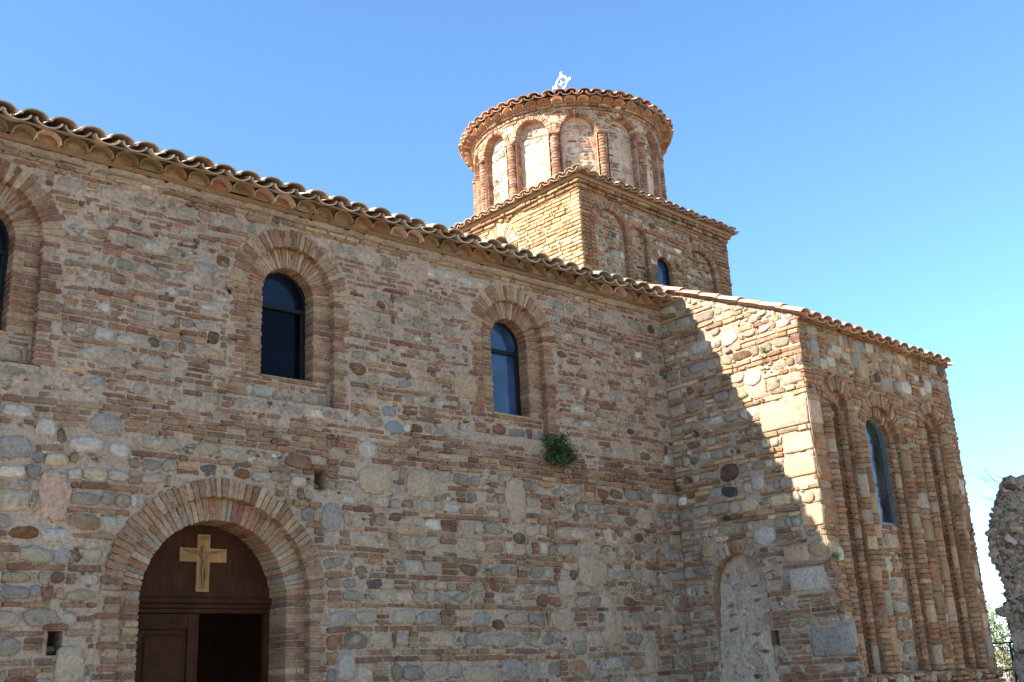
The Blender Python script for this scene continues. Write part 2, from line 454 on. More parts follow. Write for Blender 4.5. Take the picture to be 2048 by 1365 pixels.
def wood_mat(name, c0, c1, rough=.55, grain=(60, 60, 5), spec=.4):
    m, n, l, p = mat_new(name)
    g = n.new('ShaderNodeNewGeometry'); mp = n.new('ShaderNodeMapping'); l.new(g.outputs['Position'], mp.inputs['Vector'])
    mp.inputs['Scale'].default_value = grain
    t = noise_node(n, l, 1.0, 5, .6, mp.outputs[0]); t2 = noise_node(n, l, 4, 3, .5)
    r = ramp(n, l, t.outputs['Fac'], [(.3, c0), (.7, c1)])
    c = mix(n, l, 1.0, r.outputs[0], ramp(n, l, t2.outputs['Fac'], [(.3, g3(.75)), (.7, g3(1.2))]).outputs[0], 'MULTIPLY')
    l.new(c, p.inputs['Base Color']); p.inputs['Roughness'].default_value = rough; p.inputs['Specular IOR Level'].default_value = spec
    b1 = n.new('ShaderNodeBump'); b1.inputs['Strength'].default_value = .25; b1.inputs['Distance'].default_value = .004
    l.new(t.outputs['Fac'], b1.inputs['Height']); l.new(b1.outputs[0], p.inputs['Normal'])
    return m
M_DOOR = wood_mat('dark_door_wood', (.030, .0100, .0040), (.056, .0210, .0080), .75, spec=.10)
M_CROSS = wood_mat('pale_carved_wood', (.235, .118, .043), (.33, .170, .068), .7, spec=.15)
M_FIG = wood_mat('carved_figure_wood', (.15, .082, .033), (.24, .135, .055), .7, spec=.15)

def plain(name, col, rough=.6, metal=0, spec=.5, nscale=None):
    m, n, l, p = mat_new(name)
    if nscale:
        t = noise_node(n, l, nscale, 4, .6)
        r = ramp(n, l, t.outputs['Fac'], [(.3, tuple(x * .75 for x in col)), (.7, tuple(x * 1.25 for x in col))])
        l.new(r.outputs[0], p.inputs['Base Color'])
    else: p.inputs['Base Color'].default_value = (*col, 1)
    p.inputs['Roughness'].default_value = rough; p.inputs['Metallic'].default_value = metal; p.inputs['Specular IOR Level'].default_value = spec
    return m
M_FRAME = plain('black_window_frame', (.010, .0095, .010), .6, spec=.2, nscale=20)
M_STEEL = plain('grey_steel_frame', (.12, .16, .17), .5, .3, nscale=15)
M_IRON = plain('black_iron', (.02, .02, .02), .5, .4, nscale=30)
M_WHITE = plain('white_painted_metal', (.42, .42, .42), .5, nscale=30)
M_INT = plain('interior_plaster', (.30, .27, .23), .95, nscale=3)

def glass_mat(name, col, rough, spec, wav):
    m, n, l, p = mat_new(name)
    t = noise_node(n, l, 2.3, 2, .5)
    r = ramp(n, l, t.outputs['Fac'], [(.35, tuple(x * .45 for x in col)), (.65, tuple(x * 1.5 for x in col))])  # uneven reflections put into the base colour as noise
    l.new(r.outputs[0], p.inputs['Base Color']); p.inputs['Roughness'].default_value = rough; p.inputs['Specular IOR Level'].default_value = spec
    b1 = n.new('ShaderNodeBump'); b1.inputs['Strength'].default_value = wav; b1.inputs['Distance'].default_value = .05
    t2 = noise_node(n, l, 1.7, 2, .5); l.new(t2.outputs['Fac'], b1.inputs['Height']); l.new(b1.outputs[0], p.inputs['Normal'])
    return m
M_GLASS = glass_mat('dark_room_glass', (.005, .008, .018), .06, .22, .05)  # opaque navy: the dark room behind is put into the colour
M_GLASS0 = glass_mat('black_room_glass', (.002, .0025, .005), .10, .08, .05)  # darker copy for lower panes, dark room put into the colour
M_GLASS2 = glass_mat('sky_reflection_glass', (.022, .042, .085), .08, .5, .12)  # reflected sky put into the blue base colour

M_GLASS3 = glass_mat('brick_reflection_glass', (.030, .027, .026), .10, .6, .25)  # reflected brick put into the greyish base colour
def leaf_mat(name, a, b_):
    m, n, l, p = mat_new(name)
    at = n.new('ShaderNodeAttribute'); at.attribute_name = 'Col'
    t = noise_node(n, l, 8, 3, .6)
    c = mix(n, l, 1.0, at.outputs['Color'], ramp(n, l, t.outputs['Fac'], [(.3, g3(.7)), (.7, g3(1.3))]).outputs[0], 'MULTIPLY')
    l.new(c, p.inputs['Base Color']); p.inputs['Roughness'].default_value = .55
    p.inputs['Subsurface Weight'].default_value = 0
    tr = n.new('ShaderNodeBsdfTranslucent'); l.new(c, tr.inputs['Color'])
    ms = n.new('ShaderNodeMixShader'); ms.inputs[0].default_value = .35
    l.new(p.outputs[0], ms.inputs[1]); l.new(tr.outputs[0], ms.inputs[2])
    l.new(ms.outputs[0], n['Material Output'].inputs['Surface'])
    return m
M_LEAF = leaf_mat('leaves', 0, 0)
def ground_mat():
    m, n, l, p = mat_new('dusty_ground')
    t = noise_node(n, l, 1.2, 6, .65); t2 = noise_node(n, l, 30, 4, .7)
    r = ramp(n, l, t.outputs['Fac'], [(.3, (.30, .25, .18)), (.55, (.40, .34, .26)), (.75, (.46, .40, .31))])
    c = mix(n, l, 1.0, r.outputs[0], ramp(n, l, t2.outputs['Fac'], [(.3, g3(.75)), (.7, g3(1.2))]).outputs[0], 'MULTIPLY')
    l.new(c, p.inputs['Base Color']); p.inputs['Roughness'].default_value = .95
    b1 = n.new('ShaderNodeBump'); b1.inputs['Strength'].default_value = .6; b1.inputs['Distance'].default_value = .03
    l.new(t2.outputs['Fac'], b1.inputs['Height']); l.new(b1.outputs[0], p.inputs['Normal'])
    return m
M_GROUND = ground_mat()

# ================================================================== the church
def batter(z): return .125 * np.clip(3.3 - z, 0, 3.3) ** 1.35
def sstep(t): t = np.clip(t, 0, 1); return t * t * (3 - 2 * t)
_FB, _FC = F_B, F_C
def F_B(v):
    v = v.copy(); v[:, 0] += batter(v[:, 1]) * sstep((v[:, 0] - 1.55) / .6); return _FB(v)
def F_C(v):
    v = v.copy(); v[:, 2] += batter(v[:, 1]) * sstep(1 - v[:, 0] / .5); return _FC(v)

church = thing('church', 'old stone and brick church with a round domed tower and a dark arched doorway', 'church', (8.0, DN, 0))
_build = Bld.build
def build(self, name, mat, parent=None):
    o = _build(self, name, mat, parent)
    if parent is not None and parent.type == 'EMPTY': o.location = -Vector(parent.location)
    return o
Bld.build = build

DOOR = dict(c=4.855, zs=2.545, r0=.745, r1=.955, r2=1.135)
WINS = [dict(c=2.48, zs=5.745, r0=.285, r1=.51, r2=.705, sill=4.84, bot=4.55), dict(c=5.575, zs=5.74, r0=.305, r1=.515, r2=.71, sill=4.82, bot=4.54),
        dict(c=8.685, zs=5.75, r0=.288, r1=.505, r2=.705, sill=4.80, bot=4.50), dict(c=-.62, zs=5.755, r0=.27, r1=.51, r2=.705, sill=4.84, bot=4.55)]
NX0, NX1, NZ1 = -1.6, 11.53, 6.59
MANUAL = [('pale',6.60,3.81,.40,.30),('pale',7.19,3.82,.34,.32),('tan',7.91,5.04,.36,.30),('grey',6.07,3.38,.24,.31),('white',6.51,4.14,.22,.18),('plaster',8.59,3.73,.30,.45),('plaster',9.80,2.95,.46,.36),('pinkpl',3.26,3.41,.25,.39),('grey',3.68,4.08,.30,.20),('white',2.90,4.12,.25,.12),('white',3.51,3.88,.32,.15),('white',3.82,3.86,.20,.14),('grey',2.90,3.80,.29,.20),('pale',2.93,3.34,.26,.19),('white',6.24,1.89,.20,.26),('pale',3.50,1.98,.24,.30),('white',3.30,3.06,.25,.12),('blue',6.80,4.59,.20,.11),('blue',6.86,4.42,.25,.14),('white',4.65,5.40,.20,.08),('white',3.61,4.95,.18,.11),('white',3.82,4.92,.20,.10),('white',3.15,4.00,.17,.16),('dark',4.70,5.09,.12,.13),('dark',6.86,3.43,.18,.09),('dark',8.63,3.28,.18,.13),('dark',8.25,2.30,.18,.11),('olive',6.42,2.83,.17,.16),('tan',7.05,3.30,.38,.13),('rust',3.04,3.07,.24,.11),('grey',4.60,5.81,.24,.13),('white',7.65,6.40,.26,.11),('white',7.96,6.37,.28,.11),('blue',9.52,6.36,.18,.12),('green',9.50,2.03,.22,.17),('rust',6.40,5.02,.22,.14),
          ('plaster',9.25,2.35,.35,.24),('plaster',10.1,2.25,.3,.4),('plaster',8.0,1.75,.5,.2),('pale',9.35,2.72,.3,.2),('plaster',10.75,1.9,.25,.35)]
HOLES = [(5.93, 3.755, .13, .20), (3.36, 2.165, .13, .20), (11.38, 4.62, .07, .10), (4.86, 5.62, .05, .07)]

def nave():
    rng = np.random.default_rng(11)
    b = Bld()
    blocks = [arch(DOOR['c'], DOOR['r2'] + .015, DOOR['zs'], -1)] + [arch(q['c'], q['r2'] + .012, q['zs'], q['bot']) for q in WINS]
    holes = [arch(DOOR['c'], DOOR['r1'] + .06, DOOR['zs'], -1)] + [arch(q['c'], q['r1'] + .06, q['zs'], q['bot']) for q in WINS]
    for (u, z, a, h) in HOLES:
        blocks.append(rect(u - a / 2 - .01, u + a / 2 + .01, z - h / 2 - .01, z + h / 2 + .01)); holes.append(rect(u - a / 2, u + a / 2, z - h / 2, z + h / 2))
    for (k, u, z, a, h) in MANUAL: blocks.append(blob(u, z, a * .56, h * .58))
    blk, hol = any_of(blocks), any_of(holes)
    mortar_sheet(b, F_NAVE, NX0, NX1 + .05, -.1, 4.22, hol, -.008, .012, seed=3, st=.02)
    mortar_sheet(b, F_NAVE, NX0, NX1 + .05, 4.22, NZ1 + .06, hol, .001, .0115, seed=5, st=.02, rough=1.3)
    lo = rowgen('rbrrbrbbrb', rng, (.058, .072), (.11, .19))
    masonry(b, F_NAVE, NX0, NX1, 0, 4.20, blk, rng, lo, pmiss=.07, wlvl=.010, wvar=.006, white=.10, dark=.06)
    masonry(b, F_NAVE, NX0, NX1, 4.20, 4.27, blk, rng, lambda z: ('b', .07), pmiss=.02, wlvl=.014, wvar=.004)
    up = rowgen('bbrbbbrbr', rng, (.056, .07), (.085, .14))
    masonry(b, F_NAVE, NX0, NX1, 4.27, 6.22, blk, rng, up, pmiss=.13, wlvl=.0065, wvar=.006, white=.14, dark=.07)
    masonry(b, F_NAVE, NX0, NX1, 6.22, 6.50, blk, rng, rowgen('br', rng, (.055, .06), (.13, .18)), pmiss=.15, wlvl=.006, wvar=.005, white=.14, dark=.03)
    masonry(b, F_NAVE, NX0, NX1, 6.49, NZ1, blk, rng, lambda z: ('b', .06), palette=BRICKS_BUFF, pmiss=.04, wlvl=.022, wvar=.004, wob=.3)
    for (k, u, z, a, h) in MANUAL:
        sq = rng.uniform(3, 6) if k in ('plaster', 'pinkpl', 'pale', 'tan') else rng.uniform(2.0, 3.2)
        P = blob_poly(u, z, a, h, rng, 16, sq, .05 if sq < 3 else .03, .05)
        if k in ('plaster', 'pinkpl'): P = blob_poly(u, z, a * 1.1, h * 1.1, rng, 22, 2.6, .09, .1)
        unit(b, F_NAVE, P, -.05, .010 + rng.normal(0, .003) if k not in ('plaster', 'pinkpl') else .011, .012, lin(KIND[k]), rng, bulge=.010 if k not in ('plaster', 'pinkpl') else .003, smooth=True, jit=.003)
    # thin smears of old render left on the stones
    for i in range(150):
        if i < 75: u, z = rng.normal(10.1, .75), rng.normal(2.3, .75)
        else: u, z = rng.uniform(NX0, NX1), rng.uniform(1.0, 6.4)
        if u > NX1 - .2 or blk(np.array([u]), np.array([z]))[0]: continue
        a = rng.uniform(.08, .34) if i < 75 else rng.uniform(.06, .22); h = a * rng.uniform(.35, .9)
        if blk(np.array([u - a * .6, u + a * .6, u, u]), np.array([z, z, z - h * .6, z + h * .6])).any() or u + a > NX1: continue
        unit(b, F_NAVE, blob_poly(u, z, a, h, rng, 24, rng.uniform(1.8, 3), .13, .3), -.03, .012 + rng.normal(0, .002), .006, pick([lin((180, 160, 136)), lin((172, 156, 136)), lin((184, 164, 142)), MORTAR], rng, .06), rng, bulge=.002, smooth=True, jit=.003)
    for (u, z, a, h) in HOLES:
        pts = [(u + a / 2, z - h / 2), (u + a / 2, z + h / 2), (u - a / 2, z + h / 2), (u - a / 2, z - h / 2), (u + a / 2, z - h / 2)]
        reveal(b, F_NAVE, pts, .0, -.35, MORTAR * .8)
        plate(b, F_NAVE, pts[:4], -.35, MORTAR * .7)  # mortar darkened inwards, the hole's shade put into its colour
        unit(b, F_NAVE, rect_poly(u - a * .8, u + a * .8, z + h / 2, z + h / 2 + .055, rng), -.2, .014, .006, pick(BRICKS, rng), rng)
        unit(b, F_NAVE, blob_poly(u + .01, z - h * .3, a * .8, h * .4, rng), -.25, -.10, .03, pick(STONES, rng), rng, bulge=.03, smooth=True)
    b.build('nave_wall', M_WALL, church)

    # door surround: two orders of brick
    b = Bld(); q = DOOR; c = q['c']
    voussoirs(b, F_NAVE, c, q['zs'], q['r1'], q['r2'], 52, -.13, .014, rng, BRICKS_BUFF + BRICKS[:3], jr=.014)
    voussoirs(b, F_NAVE, c, q['zs'], q['r0'], q['r1'] + .04, 46, -.48, -.085, rng, BRICKS_BUFF + BRICKS_RED[:3] + STONES[3:6], jr=.004)
    for s in (1, -1):
        jamb(b, F_NAVE, c + s * q['r1'], c + s * (q['r2'] - .01), 0, q['zs'], -.13, .012, rng, BRICKS, jag=.05)
        jamb(b, F_NAVE, c + s * q['r0'], c + s * (q['r1'] + .04), 0, q['zs'], -.48, -.085, rng, BRICKS_BUFF + BRICKS)
    al = arch_line(c, q['r1'] + .015, q['zs'], -.1, 30); reveal(b, F_NAVE, al, 0, -.14, MORTAR)
    collar(b, F_NAVE, c, q['zs'], -.1, q['r1'] + .012, q['r1'] + .12, .001); collar(b, F_NAVE, c, q['zs'], -.1, q['r0'] + .010, q['r0'] + .12, -.096)
    al = arch_line(c, q['r0'] + .012, q['zs'], -.1, 30); reveal(b, F_NAVE, al, -.10, -.50, MORTAR)
    mortar_sheet(b, F_NAVE, c - q['r1'] - .1, c + q['r1'] + .1, -.1, q['zs'] + q['r1'] + .1, any_of([arch(c, q['r0'] + .05, q['zs'], -1), lambda u, z: ~arch(c, q['r1'] + .1, q['zs'], -1)(u, z)]), -.098, .004, seed=8, st=.03)
    b.build('door_arch', M_ARCH, church)

    # windows
    for k, q in enumerate(WINS):
        c, zs = q['c'], q['zs']
        b = Bld()
        voussoirs(b, F_NAVE, c, zs, q['r1'], q['r2'], 30, -.13, .010, rng, BRICKS[:5] + BRICKS_BUFF[:3], jr=.013)
        voussoirs(b, F_NAVE, c, zs, q['r0'], q['r1'] + .03, 32, -.36, -.075, rng, BRICKS_BUFF + BRICKS_RED[:2], jr=.004, gap=.007)
        for s in (1, -1):
            jamb(b, F_NAVE, c + s * q['r1'], c + s * (q['r2'] - .03), q['bot'], zs, -.13, .010, rng, BRICKS + BRICKS_RED[:2], jag=.045)
            jamb(b, F_NAVE, c + s * q['r0'], c + s * (q['r1'] + .03), q['sill'], zs, -.36, -.075, rng, BRICKS + BRICKS_BUFF)
        reveal(b, F_NAVE, arch_line(c, q['r1'] + .015, zs, q['bot'] - .0, 24) + [(c + q['r1'] + .015, q['bot'])], 0, -.14, MORTAR)
        reveal(b, F_NAVE, arch_line(c, q['r0'] + .012, zs, q['sill'], 24) + [(c + q['r0'] + .012, q['sill'])], -.09, -.40, MORTAR)
        collar(b, F_NAVE, c, zs, q['bot'], q['r1'] + .012, q['r1'] + .11, .001); collar(b, F_NAVE, c, zs, q['sill'], q['r0'] + .010, q['r0'] + .1, -.083)
        ins = arch(c, q['r0'] + .04, zs, q['sill'])
        mortar_sheet(b, F_NAVE, c - q['r1'] - .08, c + q['r1'] + .08, q['bot'] - .08, zs + q['r1'] + .08, any_of([ins, lambda u, z: ~arch(c, q['r1'] + .08, zs, q['bot'] - .08)(u, z)]), -.084, .004, seed=20 + k, st=.025)
        masonry(b, F_NAVE, c - q['r1'] + .02, c + q['r1'] - .02, q['bot'] + .01, q['sill'] - .02, lambda u, z: np.zeros(u.shape, bool), rng, rowgen('rb', rng, (.05, .06), (.14, .17)), wlvl=-.075, wvar=.003, depth=-.14, wob=.2)
        sp = rect_poly(c - q['r0'] - .02, c + q['r0'] + .02, q['sill'] - .028, q['sill'] + .002, rng)
        unit(b, F_NAVE, sp, -.40, -.066, .005, pick(BRICKS_BUFF, rng), rng)
        b.build('window_arch', M_ARCH, church)
        # iron frame with one transom, opaque panes coloured like the dark room behind
        f = Bld(); col = (1, 1, 1); WD = -.27; r = q['r0'] + .004; t = .026
        oo = arch_line(c, r, zs, q['sill'], 24); ii = arch_line(c, r - t, zs, q['sill'] + t, 24)
        n = len(oo); V = []
        for wv in (WD + .03, WD - .02):
            V += [(x, z, wv) for x, z in oo] + [(x, z, wv) for x, z in ii]
        Fc = []
        for i in range(n):
            j = (i + 1) % n
            Fc += [(i, j, n + j, n + i), (n + i, n + j, 3 * n + j, 3 * n + i), (2 * n + j, 2 * n + i, 3 * n + i, 3 * n + j)]
        f.add(F_NAVE(np.array(V, float)), Fc, col)
        tz = zs - .10
        fbox(f, F_NAVE, c - r + t, c + r - t, tz - .024, tz + .024, WD - .018, WD + .034, col)
        fbox(f, F_NAVE, c + r - t - .026, c + r - t, q['sill'] + t, tz - .024, WD - .016, WD + .02, col)
        fbox(f, F_NAVE, c - r + t, c - r + t + .018, q['sill'] + t, tz - .024, WD - .016, WD + .02, col)
        fo = f.build('window', M_FRAME, church)
        for part, pts in (('up', arch_line(c, r - .01, zs, tz, 24)), ('low', [(c + r - .01, q['sill'] + .01), (c + r - .01, tz - .001), (c - r + .01, tz - .001), (c - r + .01, q['sill'] + .01)])):
            g = Bld(); plate(g, F_NAVE, pts, WD - .005, col, thick=.006)
            g.build('pane', M_GLASS2 if k == 2 else (M_GLASS0 if part == 'low' else M_GLASS), fo)
nave()

def door():
    rng = np.random.default_rng(5)
    c, zs, r = DOOR['c'], DOOR['zs'], DOOR['r0']; one = (1, 1, 1); W0 = -.42
    b = Bld()                                            # arched panel, lintel mouldings and posts
    zl = zs + .045
    t = np.linspace(math.asin(.045 / r), math.pi - math.asin(.045 / r), 30)
    pts = [(c + (r + .01) * math.cos(a), zs + (r + .01) * math.sin(a)) for a in t]
    plate(b, F_NAVE, pts, W0, one, thick=.05)
    lf = b
    fbox(lf, F_NAVE, c - r - .01, c + r + .01, zl - .055, zl, W0 - .08, W0 + .035, one, .010)
    fbox(lf, F_NAVE, c - r - .01, c + r + .01, zl - .10, zl - .057, W0 - .08, W0 + .018, one, .008)
    fbox(lf, F_NAVE, c - r - .01, c + r + .01, zl - .145, zl - .102, W0 - .08, W0 + .004, one, .006)
    d = b.build('door', M_DOOR, church)
    zt = zl - .147
    for s in (-1, 1):
        p = Bld(); fbox(p, F_NAVE, min(c + s * r, c + s * (r - .045)), max(c + s * r, c + s * (r - .045)), .02, zt, W0 - .08, W0 + .002, one, .006)
        p.build('door_post', M_DOOR, d)
    def leaf(F):
        p = Bld(); L = r - .05; st = .11
        fbox(p, F, 0, st, .02, zt - .005, -.05, 0, one); fbox(p, F, L - st, L, .02, zt - .005, -.05, 0, one)
        for (z0, z1) in ((.02, .22), (1.05, 1.20), (zt - .145, zt - .005)): fbox(p, F, st + .001, L - st - .001, z0, z1, -.05, -.002, one)
        for (z0, z1) in ((.221, 1.049), (1.201, zt - .146)):
            fbox(p, F, st + .001, L - st - .001, z0, z1, -.045, -.028, one)
            fbox(p, F, st + .045, L - st - .045, z0 + .045, z1 - .045, -.028, -.010, one, .016)
        return p
    leaf(frame(np.array([c - r + .046, DN - W0 + .006, 0]), X, -Y)).build('door_leaf', M_DOOR, d)
    a = rad(121)                                           # the right leaf stands open, swung inwards
    U = np.array([-math.cos(a), math.sin(a), 0.0]); N = np.array([-math.sin(a), -math.cos(a), 0.0])
    leaf(frame(np.array([c + r - .05, DN - W0 + .03, 0]), U, N)).build('door_leaf', M_DOOR, d)
door()

# ------------------------------------------------------------------ roof tiles
TILES = [lin(c) for c in [(172, 150, 130), (160, 136, 114), (184, 162, 140), (150, 130, 114), (166, 140, 118), (178, 156, 128), (144, 132, 114)]]
TILES_PINK = [lin(c) for c in [(188, 146, 120), (180, 136, 108), (194, 158, 132), (172, 130, 106)]]
def coppo(b, P, ax, side, up, ra, rb, L, th, col, rng, inv=False, seg=9, flat=.85):
    """half-pipe tile: P is the centre of its upper end, ax points to its lower end"""
    t = np.linspace(0, math.pi, seg); sg = -1 if inv else 1
    V = []
    for (r, d) in ((ra, 0), (rb, L)):
        for k in (0, th):
            q = r - k
            V.append(P + ax * d + np.cos(t)[:, None] * side * q + np.sin(t)[:, None] * up * (q * flat * sg))
    V = np.concatenate(V); n = seg; Fc = []
    for i in range(n - 1):
        Fc += [(i, i + 1, 2 * n + i + 1, 2 * n + i), (n + i + 1, n + i, 3 * n + i, 3 * n + i + 1), (2 * n + i, 2 * n + i + 1, 3 * n + i + 1, 3 * n + i)]
    Fc += [(0, 2 * n, 3 * n, n), (n - 1, 2 * n - 1, 4 * n - 1, 3 * n - 1)]
    if inv: Fc = [f[::-1] for f in Fc]
    b.add(V, Fc, col, False)

def tile_field(b, P0, U, S, N, width, slen, pitch, rng, pal, th=.016, rowlen=.42, expo=.34, jit=.01, u_start=0.0, skip=None, fl=.54):
    """P0: eave corner at the bottom of the channels; U along the eave, S up the slope, N roof normal"""
    n = int(round(width / pitch)); rows = max(1, int(math.ceil(slen / expo)))
    for i in range(n + 1):
        for r in range(rows):
            if skip and skip(i * pitch, r * expo): continue
            jj = rng.normal(0, jit, 3)
            top = min((r * expo) + rowlen, slen + .1)
            base = P0 + U * (u_start + i * pitch + jj[0] * .6) + N * (.004 * rng.normal())
            # cover tile, convex up, astride two channels
            lo = r * expo + jj[1] * 1.5
            L = top - lo
            ax = -S * 1.0 + N * (.03 if r else .0); ax = ax / np.linalg.norm(ax)
            coppo(b, base + S * top + N * (pitch * .48 * fl - .010), ax, U, N, pitch * .38, pitch * .47, L, th, pick(pal, rng, .12), rng, flat=fl)
            # channel tile, convex down
            base2 = base + U * (pitch * .5 + rng.normal(0, jit * .4))
            lo2 = r * expo + rng.normal(0, jit); L2 = top - lo2
            ax2 = -S * 1.0 + N * (.03 if r else .0); ax2 = ax2 / np.linalg.norm(ax2)
            coppo(b, base2 + S * top + N * (pitch * .48 * fl), ax2, U, N, pitch * .50, pitch * .46, L2, th, pick(pal, rng, .12), rng, inv=True, flat=fl)

def nvec(v): v = np.asarray(v, float); return v / np.linalg.norm(v)
def nave_roof():
    rng = np.random.default_rng(21); b = Bld()
    k = .36; S = nvec([0, 1, k]); N = nvec([0, -k, 1])
    P0 = np.array([NX0, DN - .33, 6.70])
    tile_field(b, P0, X, S, N, 13.0, 3.9, .27, rng, TILES, jit=.014, th=.018, fl=.58)
    # bedding under the tiles and far slope
    a = P0 + N * .015 + S * .04; W_ = 13.05
    q = [a, a + X * W_, a + X * W_ + S * 4.0, a + S * 4.0]
    b.add(np.array(q), [(0, 1, 2, 3)], MORTAR)
    S2 = nvec([0, 1, -k]); t = a + S * 3.95
    b.add(np.array([t, t + X * W_, t + X * W_ + S2 * 4.0, t + S2 * 4.0]), [(0, 1, 2, 3)], TILES[0])
    r = b.build('nave_roof', M_TILE, church)
    # cornice of tiles laid flat on the wall head, their mouths filled with mortar
    b = Bld(); zb = 6.655; pit = .245; n = int(13.1 / pit)
    for i in range(n):
        u = NX0 + (i + .5) * pit + rng.normal(0, .008); rr = .121 + rng.normal(0, .004)
        w1 = .18 + rng.normal(0, .014); dz = rng.normal(0, .005)
        col = pick(EARTH_SHADED, rng, .14)
        coppo(b, np.array([u, DN + .1, zb + dz + .005]), nvec([rng.normal(0, .02), -1, -.02]), X, np.array([0, 0, 1.0]), rr, rr, .1 + w1, .014, pick(EARTH_SHADED + TILES[:2], rng, .14), rng, seg=11, flat=.95)
        pts = [(u + (rr - .012) * math.cos(a), zb + dz + (rr - .014) * .95 * math.sin(a)) for a in np.linspace(0, math.pi, 12)]
        P = np.array(pts)
        V = np.concatenate([F_NAVE(np.column_stack([P, np.full(12, w1 - .075) - (P[:, 1] - zb) * .1 + rng.normal(0, .006, 12)])), F_NAVE(np.array([[u, zb + .045, w1 - .05 - rng.uniform(0, .05)]]))])
        b.add(V, [(j, (j + 1) % 12, 12) for j in range(12)], col, True)
    # mortar bed between the two rows
    mortar_sheet(b, F_NAVE, NX0, NX1 - .02, zb + .03, zb + .16, None, .085, .012, seed=61, st=.03, col=lin((148, 124, 96)))
    q = [(NX0, zb, 0), (NX1 - .02, zb, 0), (NX1 - .02, zb, .10), (NX0, zb, .10)]
    b.add(F_NAVE(np.array(q, float)), [(0, 1, 2, 3)], lin((148, 124, 96)))
    b.build('cornice', M_TILE, church)
nave_roof()

